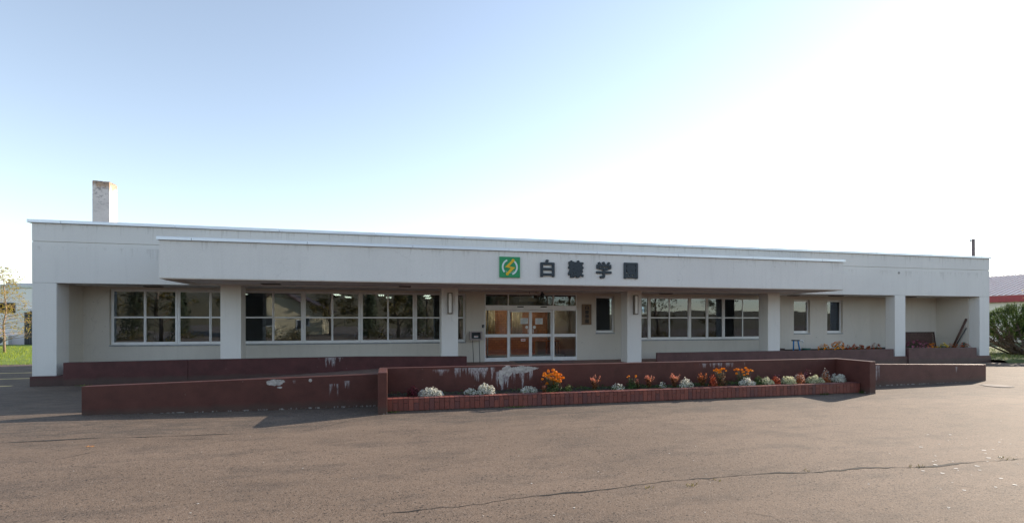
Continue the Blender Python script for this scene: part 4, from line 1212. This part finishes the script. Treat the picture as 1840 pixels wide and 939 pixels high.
for sgn, dy in ((1, -.012), (-1, -.022)):
    k = px0 - .6
    while k < px1 + .6:
        a = Vector((k, 0, .62)); b_ = Vector((k + sgn * .62, 0, 1.24))
        # clip to the frame
        t0, t1 = 0, 1
        for lim, s2 in ((px0 + .06, 1), (px1 - .06, -1)):
            for _ in (0,):
                d = b_.x - a.x
                tt = (lim - a.x) / d
                if (d > 0) == (s2 > 0): t0 = max(t0, tt)
                else: t1 = min(t1, tt)
        if t1 - t0 > .04:
            A = a.lerp(b_, t0); B = a.lerp(b_, t1)
            m.tube([(A.x, lean(A.z) + dy, A.z), (B.x, lean(B.z) + dy, B.z)], .013, 4)
        k += .085
m.build('lattice', plain('lattice_brown', (.20, .12, .10), .6), lp)
lb = MB(); lb.box(px0 + .05, px1 - .05, 19.88, 19.895, .57, 1.22); lb.build('backing', plain('backing_dark', (.03, .016, .016), .8), lp)
for (xa, ya_, z0_, xb, yb_, z1_, r_, mt, lbl) in ((26.42, 18.92, .56, 26.68, 18.50, 1.95, .045, 'pole_brown', 'thick brown pole leaning into the corner of the right bay'),
                                         (26.52, 18.90, .56, 26.70, 18.51, 1.52, .024, 'dark', 'thin dark pole leaning beside the thick brown one')):
    m = MB(); m.tube([(xa, ya_, z0_), (xb, yb_, z1_)], r_, 8)
    tag(recenter(m.build('leaning_pole', mt)), lbl, 'pole')
m = MB(); m.tube([(26.55, 18.55, .56), (26.58, 18.52, .84)], .045, 8)
tag(recenter(m.build('green_post', 'hose')), 'short dark green post in the bed beside the right corner pillar', 'post')

mh = thing('manhole_cover', (*gp(1791, 693, .02), .03), 'round pale manhole cover in the asphalt beyond the right wall end', 'manhole cover')
mx, my, _ = mh.location
zz = gh(mx, my)
m = MB(); m.tube([(mx, my, zz - .02), (mx, my, zz + .006)], .36, 32); m.build('rim', plain('iron_rim', (.10, .09, .08), .9), mh)
m = MB(); m.tube([(mx, my, zz - .0), (mx, my, zz + .011)], .31, 32)
m.build('cover', plain('cover_concrete', (.20, .17, .15), .9, var=.25, scale=8), mh)

# ------------------------------------------------------------ trees and background
def limb_tree(name, x, y, h, r0, label, group, leafm, nl=26, crown0=.25, spread=.3, leaves=14, lsize=.12, bark='bark', down=False, seed=1, z0=0.0, cat='tree'):
    rr = random.Random(seed)
    t = thing(name, (x, y, z0), label, cat, group)
    m = MB(); lf = raw()
    trunk = [(x + rr.uniform(-.05, .05) * k * h * .1, y + rr.uniform(-.05, .05) * k * h * .1, z0 + h * k / 6) for k in range(7)]
    m.tube(trunk, [r0 * (1 - .85 * k / 6) for k in range(7)], 8)
    for k in range(nl):
        f = crown0 + (1 - crown0) * (k + rr.random()) / nl
        b0 = Vector(trunk[min(5, int(f * 6))]).lerp(Vector(trunk[min(6, int(f * 6) + 1)]), f * 6 - int(f * 6))
        a = rr.uniform(0, 6.283); ln = h * spread * (1.15 - f * .85) * rr.uniform(.6, 1.15)
        e = b0 + Vector((math.cos(a) * ln, math.sin(a) * ln, ln * (rr.uniform(.0, .25) if down else rr.uniform(.3, .9))))
        md = b0.lerp(e, .5) + Vector((0, 0, ln * .06))
        m.tube([b0, md, e], [r0 * .28 * (1.1 - f), r0 * .18 * (1.1 - f), r0 * .05], 5)
        for q in range(3):
            g = rr.uniform(.35, .95); c0 = b0.lerp(e, g); e2 = c0 + Vector((rr.uniform(-1, 1), rr.uniform(-1, 1), rr.uniform(-.1, .8))) * ln * .35
            m.tube([c0, e2], [r0 * .07, r0 * .03], 4)
            for s3 in range(leaves):
                c1 = c0.lerp(e2, rr.uniform(.2, 1.1)) + Vector((rr.gauss(0, 1), rr.gauss(0, 1), rr.gauss(0, .7))) * ln * .09
                lf.leaf(c1, (rr.uniform(-1, 1), rr.uniform(-1, 1), rr.uniform(-.2, 1)), lsize * rr.uniform(.6, 1.3), lsize * .55)
    m.build('trunk', bark, t)
    if leaves: lf.build('crown', leafm, t)
    return t
M['spruce_leaf'] = leafmat('spruce_leaf', [(0, (.018, .026, .014)), (.6, (.04, .055, .024)), (1, (.08, .09, .035))], .2)
M['larch_leaf'] = leafmat('larch_leaf', [(0, (.30, .20, .03)), (.5, (.48, .34, .06)), (1, (.40, .36, .09))], .5)
M['gold_leaf'] = leafmat('gold_leaf', [(0, (.62, .40, .03)), (1, (.78, .56, .06))], .5)
M['pine_leaf'] = leafmat('pine_leaf', [(0, (.04, .08, .02)), (.6, (.10, .16, .035)), (1, (.20, .27, .07))], .45)
M['autumn_leaf'] = leafmat('autumn_leaf', [(0, (.05, .055, .018)), (.4, (.10, .09, .025)), (.8, (.19, .12, .03)), (1, (.24, .17, .06))], .35)
M['grassleaf'] = leafmat('grass_blade', [(0, (.16, .22, .015)), (.6, (.30, .38, .025)), (1, (.46, .48, .06))], .5)
M['grassdark'] = leafmat('grass_blade_shade', [(0, (.06, .10, .02)), (.6, (.11, .16, .035)), (1, (.20, .20, .07))], .4)

# lawn strip, left distance
m = MB()
def lh(x, y): return min(1, max(0, (y - 27) / 1.2)) * .12 + max(0, y - 29) * .012
XX = [-60 + 2.5 * k for k in range(21)]; YY = [26.6, 27, 27.5, 28.2, 29, 31, 34, 38, 43]
gs = [[m.bm.verts.new((x, y + (x + 17) * .10, -.09 + lh(x, y))) for x in XX] for y in YY]
for j in range(len(YY) - 1):
    for i in range(len(XX) - 1): m.bm.faces.new((gs[j][i], gs[j][i + 1], gs[j + 1][i + 1], gs[j + 1][i]))
struct(m.build('lawn', grass_ground('lawn_ground', (.10, .16, .02), (.20, .28, .035))))
def blades(n, fn, h, mat, name):
    m = raw()
    for k in range(n):
        x, y, z = fn(); hh = h * rnd.uniform(.5, 1.2); a = rnd.uniform(0, 3.14)
        s_ = Vector((math.cos(a), math.sin(a), 0)) * hh * .09; b0 = Vector((x, y, z)); tip = b0 + Vector((rnd.uniform(-.4, .4) * hh, rnd.uniform(-.4, .4) * hh, hh))
        m.bm.faces.new([m.bm.verts.new(b0 - s_), m.bm.verts.new(b0 + s_), m.bm.verts.new(tip)])
    return struct(m.build(name, mat), 'stuff')
def fL():
    x = rnd.uniform(-42, -14); y = rnd.uniform(26.7, 40); return x, y + (x + 17) * .10, -.09 + lh(x, y)
blades(16000, fL, .13, 'grassleaf', 'lawn_grass')

# neighbouring white building, left
ab = thing('white_building', (-31, 46, .2), 'white flat roofed building with a dark window beyond the lawn on the left', 'building')
YW = 43.0
def ay(px, py, Y=YW):
    x, z = pxX(px, Y); return x, H_EYE - (py - 576) * z / 915
wallm = plain('pale_render', (.84, .80, .82), .85, var=.06, scale=.5)
xa, _ = ay(-120, 600); xb = -18.0
zt = ay(20, 514)[1]
m = MB(); m.box(xa, xb, YW, YW + 14, .0, zt - .1, .02); m.build('wall', wallm, ab)
m = MB(); m.box(xa - .1, xb + .1, YW - .1, YW + 14, zt - .1, zt + .12, .02); m.build('parapet', plain('parapet_pale', (.62, .63, .66), .6), ab)
m = MB(); m.box(ay(10, 510, 48)[0], xb, 48, 54, zt - .2, ay(30, 508, 48)[1], .02); m.build('roof_block', plain('block_grey', (.42, .44, .47), .7), ab)
wx0, wz1 = ay(-30, 543); wx1, wz0 = ay(28, 562)
m = MB(); m.box(wx0, wx1, YW - .03, YW - .004, wz0, wz1, .01); wo_ = m.build('window', 'dark', ab)
m = MB()
for q in (.0, .33, .66): m.box(wx0 + (wx1 - wx0) * q + .1, wx0 + (wx1 - wx0) * (q + .31), YW - .04, YW - .031, wz0 + .06, wz1 - .06)
m.build('pane', glass_mat('far_glass', (.1, .1, .1), 1.5), wo_)
gx0, gz1 = ay(47, 560); gx1, gz0 = ay(66, 624)
m = MB()
m.box(gx0, gx1, YW - .012, YW - .004, gz0, gz1)
m.build('doorway', plain('doorway_grey', (.25, .26, .28), .7), ab)
m = MB()
for k in range(6): xq = gx0 + (gx1 - gx0) * k / 5; m.box(xq - .05, xq + .05, YW - .10, YW - .02, gz0, gz1)
for zq in (gz1, (gz0 + gz1) / 2): m.box(gx0, gx1, YW - .11, YW - .021, zq - .05, zq + .05)
m.build('bar_screen', 'dark', ab)
vx0, vz1 = ay(46, 554); vx1, vz0 = ay(55, 561)
m = MB(); m.box(vx0, vx1, YW - .5, YW - .003, vz0, vz1, .04); m.build('vent_hood', 'white', ab)
acx, acz = ay(17, 614)
ac = thing('air_conditioner', (acx, YW - .6, .15), 'small grey outdoor air unit at the foot of the white building', 'air conditioner')
m = MB(); m.box(acx - .45, acx + .45, YW - .85, YW - .45, .2, .85, .02); m.build('case', 'alu', ac)
m = MB(); m.tube([(acx - .1, YW - .86, .52), (acx - .1, YW - .845, .52)], .24, 20); m.build('fan_grille', 'dark', ac)
lx_, ly_ = gp(8, 632)
limb_tree('larch_tree', pxX(8, 34)[0], 34, 4.7, .065, 'thin larch with sparse yellow needles on the lawn at the far left', None, 'larch_leaf', nl=84, crown0=.14, spread=.36, leaves=8, lsize=.085, bark='bark_pale', down=True, seed=4, z0=.06)

# right: grass, pine, house
m = MB()
ys = [15.2, 16, 17, 18, 20, 23, 28, 40]; xs2 = [27.5, 28.5, 30, 33, 38, 46, 60]
gs = [[m.bm.verts.new((x, y - (x - 27.5) * .18, .0 + .05 * (i > 0) + (.04 if j > 0 else -.1))) for i, x in enumerate(xs2)] for j, y in enumerate([17.3, 17.5, 18.2, 19, 21, 24, 29, 42])]
for j in range(len(gs) - 1):
    for i in range(len(xs2) - 1): m.bm.faces.new((gs[j][i], gs[j][i + 1], gs[j + 1][i + 1], gs[j + 1][i]))
struct(m.build('grass_verge', grass_ground('verge_ground', (.045, .07, .018), (.10, .13, .035))))
def fR():
    x = rnd.uniform(27.5, 42); y = rnd.uniform(17.45, 26) - (x - 27.5) * .18; return x, y, .06
blades(9000, fR, .13, 'grassdark', 'verge_grass')

def pine(x, y, h, w, label, seed):
    rr = random.Random(seed)
    t = thing('mugo_pine', (x, y, .05), label, 'tree')
    m = MB(); lf = raw()
    for k in range(26):
        a = rr.uniform(0, 6.28); ln = w * .5 * rr.uniform(.5, 1.0); hz = h * rr.uniform(.28, .75)
        b0 = Vector((x + rr.gauss(0, .22), y + rr.gauss(0, .2), .03)); e = b0 + Vector((math.cos(a) * ln, math.sin(a) * ln * .8, hz))
        md = b0 + Vector((math.cos(a + rr.uniform(-.6, .6)) * ln * .5, math.sin(a) * ln * .4, hz * rr.uniform(.25, .55)))
        m.tube([b0, md, e], [.06 * rr.uniform(.6, 1.2), .04, .016], 6)
        for q in range(9):
            c0 = md.lerp(e, rr.random()); e2 = c0 + Vector((rr.uniform(-.7, .7), rr.uniform(-.7, .7), rr.uniform(-.25, .5)))
            m.tube([c0, c0.lerp(e2, .5) + Vector((0, 0, rr.uniform(-.1, .1))), e2], [.022, .015, .006], 4)
    for k in range(1100):
        a = rr.uniform(0, 6.28); q = math.sqrt(rr.random())
        top = h * (1 - .55 * q ** 2.2) * (1 + .12 * mnoise.noise((math.cos(a) * q * 3, math.sin(a) * q * 3, seed)))
        c0 = Vector((x + math.cos(a) * w * .5 * q, y + math.sin(a) * w * .42 * q, top - abs(rr.gauss(0, .26)) - .1))
        if c0.z < h * .36: c0.z = h * rr.uniform(.34, .5)
        ax = Vector((math.cos(a) * q + rr.uniform(-.4, .4), math.sin(a) * q + rr.uniform(-.4, .4), 1.1)).normalized()
        for s3 in range(34):
            d = (ax + Vector((rr.uniform(-1, 1), rr.uniform(-1, 1), rr.uniform(-.5, .9))) * .75).normalized()
            p = c0 + ax * rr.uniform(-.16, .12)
            sd2 = d.orthogonal().normalized() * .017
            lf.bm.faces.new([lf.bm.verts.new(p - sd2), lf.bm.verts.new(p + sd2), lf.bm.verts.new(p + d * rr.uniform(.10, .18))])
    m.build('trunk', 'bark', t); lf.build('crown', 'pine_leaf', t)
    return t
pine(32.1, 19.6, 2.75, 5.6, 'dark green spreading pine with bare twisted stems beside the right end', 5)
pine(35.2, 20.4, 2.4, 3.6, 'smaller pine at the right edge behind the spreading pine', 8)

hx = 50.0
hr = thing('red_trimmed_house', (54, 34, 0), 'cream house with pale ribbed roof and red fascia beyond the pine', 'house')
m = MB(); m.box(hx + .3, hx + 12, 16, 50, 0, 3.5); m.build('wall', plain('cream_wall', (.80, .74, .62), .8, var=.05), hr)
m = MB(); m.box(hx - .05, hx + .12, 15.5, 50.5, 3.42, 3.95, .02); m.build('fascia', plain('red_fascia', (.34, .045, .05), .5), hr)
m = MB()
m.hull8([(hx + .13, 15.5, 3.85), (hx + 6.4, 15.5, 6.0), (hx + .13, 50.5, 3.85), (hx + 6.4, 50.5, 6.0), (hx - .0, 15.5, 3.99), (hx + 6.4, 15.5, 6.12), (hx - .0, 50.5, 3.99), (hx + 6.4, 50.5, 6.12)])
m.hull8([(hx + 6.4, 15.5, 6.0), (hx + 12.6, 15.5, 3.85), (hx + 6.4, 50.5, 6.0), (hx + 12.6, 50.5, 3.85), (hx + 6.4, 15.5, 6.12), (hx + 12.6, 15.5, 3.99), (hx + 6.4, 50.5, 6.12), (hx + 12.6, 50.5, 3.99)])
rfm = m.build('roof', plain('pale_roof', (.82, .70, .64), .5, .0), hr)
m = MB()
for k in range(76):
    yk = 15.8 + k * .455
    m.hull8([(hx + .0, yk, 3.985), (hx + 6.38, yk, 6.10), (hx + .0, yk + .05, 3.985), (hx + 6.38, yk + .05, 6.10), (hx + .0, yk, 4.03), (hx + 6.38, yk, 6.15), (hx + .0, yk + .05, 4.03), (hx + 6.38, yk + .05, 6.15)])
m.build('roof_rib', plain('rib_red', (.42, .24, .21), .6), hr)['kind'] = 'stuff'

up = thing('utility_pole', (pxX(1749, 36)[0], 36, 0), 'slim pole with a short arm rising behind the right end of the roof', 'utility pole')
ux = up.location.x
m = MB(); m.tube([(ux, 36, 0), (ux, 36, 9.45)], [.18, .125], 10); m.build('pole', plain('pole_grey', (.20, .15, .14), .8), up)
m = MB(); m.tube([(ux + .1, 36, 9.22), (ux - .42, 36, 9.22)], .035, 6); m.build('arm', 'dark', up)
m = MB(); m.tube([(ux - .35, 36, 9.22), (ux - .35, 36, 9.40)], .06, 8); m.build('insulator', 'white', up)
limb_tree('young_maple', pxX(1868, 24)[0], 24, 5.2, .07, 'bare young tree with a few golden leaves at the right edge', None, 'gold_leaf', nl=22, crown0=.35, spread=.34, leaves=2, lsize=.11, seed=9)

# ------------------------------------------------------------ across the street (seen mirrored in the windows)
m = MB()
nseg = 60; prev = None
rows = []
for k in range(nseg + 1):
    x = -320 + 640 * k / nseg
    hgt = (6.0 + 7.5 / (1 + math.exp((x - 62) / 5))) + 3 * mnoise.noise((x * .012, 3, 0)) + 1.5 * mnoise.noise((x * .05, 1, 0))
    rows.append([m.bm.verts.new(p) for p in ((x, -110, -.5), (x, -135, hgt * .55), (x, -165, hgt), (x, -240, -.5))])
for a, b_ in zip(rows, rows[1:]):
    for q in range(3): m.bm.faces.new((a[q], b_[q], b_[q + 1], a[q + 1]))
struct(m.build('hills', grass_ground('hill_wood', (.035, .035, .018), (.20, .15, .075))))
m = MB(); rows = []
for k in range(49):
    x = -420 + 840 * k / 48; hgt = 4.6 + 1.8 * mnoise.noise((x * .014, 8, 0)) + .8 * mnoise.noise((x * .06, 5, 0))
    rows.append([m.bm.verts.new(q) for q in ((x, 150, -.5), (x, 175, hgt * .7), (x, 205, hgt), (x, 280, -.5))])
for a, b_ in zip(rows, rows[1:]):
    for q in range(3): m.bm.faces.new((a[q], b_[q], b_[q + 1], a[q + 1]))
struct(m.build('far_hills', grass_ground('far_wood', (.05, .055, .03), (.14, .12, .06))))
hc = thing('cream_house', (-11, -24, 0), 'cream gabled house across the street from the school', 'house')
m = MB(); m.box(-16.5, -7.5, -32, -22, 0, 3.0); m.prism([(-16.5, 3.0), (-7.5, 3.0), (-12, 5.4)], -32, -22); m.build('wall', plain('cream_house_wall', (.62, .52, .34), .8), hc)
m = MB()
m.hull8([(-17.1, -32.5, 2.7), (-12, -32.5, 5.45), (-17.1, -21.4, 2.7), (-12, -21.4, 5.45), (-17.1, -32.5, 2.85), (-12, -32.5, 5.65), (-17.1, -21.4, 2.85), (-12, -21.4, 5.65)])
m.hull8([(-12, -32.5, 5.45), (-6.9, -32.5, 2.7), (-12, -21.4, 5.45), (-6.9, -21.4, 2.7), (-12, -32.5, 5.65), (-6.9, -32.5, 2.85), (-12, -21.4, 5.65), (-6.9, -21.4, 2.85)])
m.build('roof', plain('brown_roof', (.10, .06, .05), .7), hc)
for a, b_, c0, c1 in ((-9.9, -8.7, .9, 2.2), (-13.5, -12.0, .9, 2.2)):
    m = MB(); m.box(a, b_, -22, -21.93, c0, c1, .01); wq = m.build('window', 'white', hc)
    m = MB(); m.box(a + .1, b_ - .1, -21.93, -21.92, c0 + .1, c1 - .1); m.build('pane', 'dark', wq)
GT = 'trees across the street'
k = 0
for (x, y, h, leaves) in ((-22, -17, 9, 10), (-17, -26, 11, 12), (-6, -17, 7.5, 9), (-3.5, -26, 10, 12), (1, -19, 8, 12), (4.5, -27, 11, 12), (8, -18, 8, 5), (13, -22, 10, 9), (18, -18, 8, 3), (23, -24, 10, 10), (29, -20, 9, 4), (36, -24, 10, 9), (-29, -22, 10, 11), (44, -22, 9, 6)):
    limb_tree('roadside_tree', x, y, h, .2, ['half bare autumn tree across the street', 'bushy autumn tree across the street'][leaves > 7], GT, 'autumn_leaf', nl=30, crown0=.12, spread=.34, leaves=leaves * 3, lsize=.26, seed=20 + k); k += 1
for k, (x, y, h) in enumerate(((-25, -19, 8), (-19.5, -15.5, 6.5), (-14, -18, 5.2), (-2, -16, 6), (3, -22, 8.5), (10.5, -15, 5.5), (20, -28, 9), (-33, -26, 9))):
    t = thing('spruce', (x, y, 0), 'dark conical spruce across the street from the school', 'tree', 'spruces across the street')
    m = MB(); m.tube([(x, y, 0), (x, y, h)], [.16, .02], 8); m.build('trunk', 'bark', t)
    m = raw(); rq = random.Random(50 + k)
    for q in range(1500):
        f = rq.random() ** .7; a = rq.uniform(0, 6.28); rr = h * .22 * f * rq.uniform(.35, 1.05)
        m.leaf((x + math.cos(a) * rr, y + math.sin(a) * rr, h * (1 - f * .93) + rq.uniform(-.1, .1) - rr * .2), (math.cos(a) + rq.uniform(-.4, .4), math.sin(a), rq.uniform(.2, 1)), .34, .12)
    m.build('crown', 'spruce_leaf', t)
rs = random.Random(77)
for k in range(13):
    x = -30 + k * 5.6 + rs.uniform(-1.6, 1.6); y = -13 - rs.uniform(0, 3); w_ = rs.uniform(.9, 2.2); h_ = rs.uniform(.5, 1.7)
    t = thing('roadside_shrub', (x, y, 0), 'low autumn shrub across the street from the school', 'shrub', 'shrubs across the street')
    m = raw()
    for q in range(420):
        a = rs.uniform(0, 6.28); e = math.acos(rs.uniform(0, 1)); rr = rs.uniform(.4, 1.1)
        m.leaf((x + math.cos(a) * math.sin(e) * w_ * rr, y + math.sin(a) * math.sin(e) * w_ * .6 * rr, math.cos(e) * h_ * rr), (rs.uniform(-1, 1), rs.uniform(-1, 1), rs.uniform(-.2, 1)), .16, .09)
    m.build('foliage', 'autumn_leaf', t)
    m = MB()
    for q in range(6):
        a = rs.uniform(0, 6.28); m.tube([(x, y, 0), (x + math.cos(a) * w_ * .5, y + math.sin(a) * w_ * .3, h_ * .8)], [.03, .01], 5)
    m.build('stems', 'bark', t)
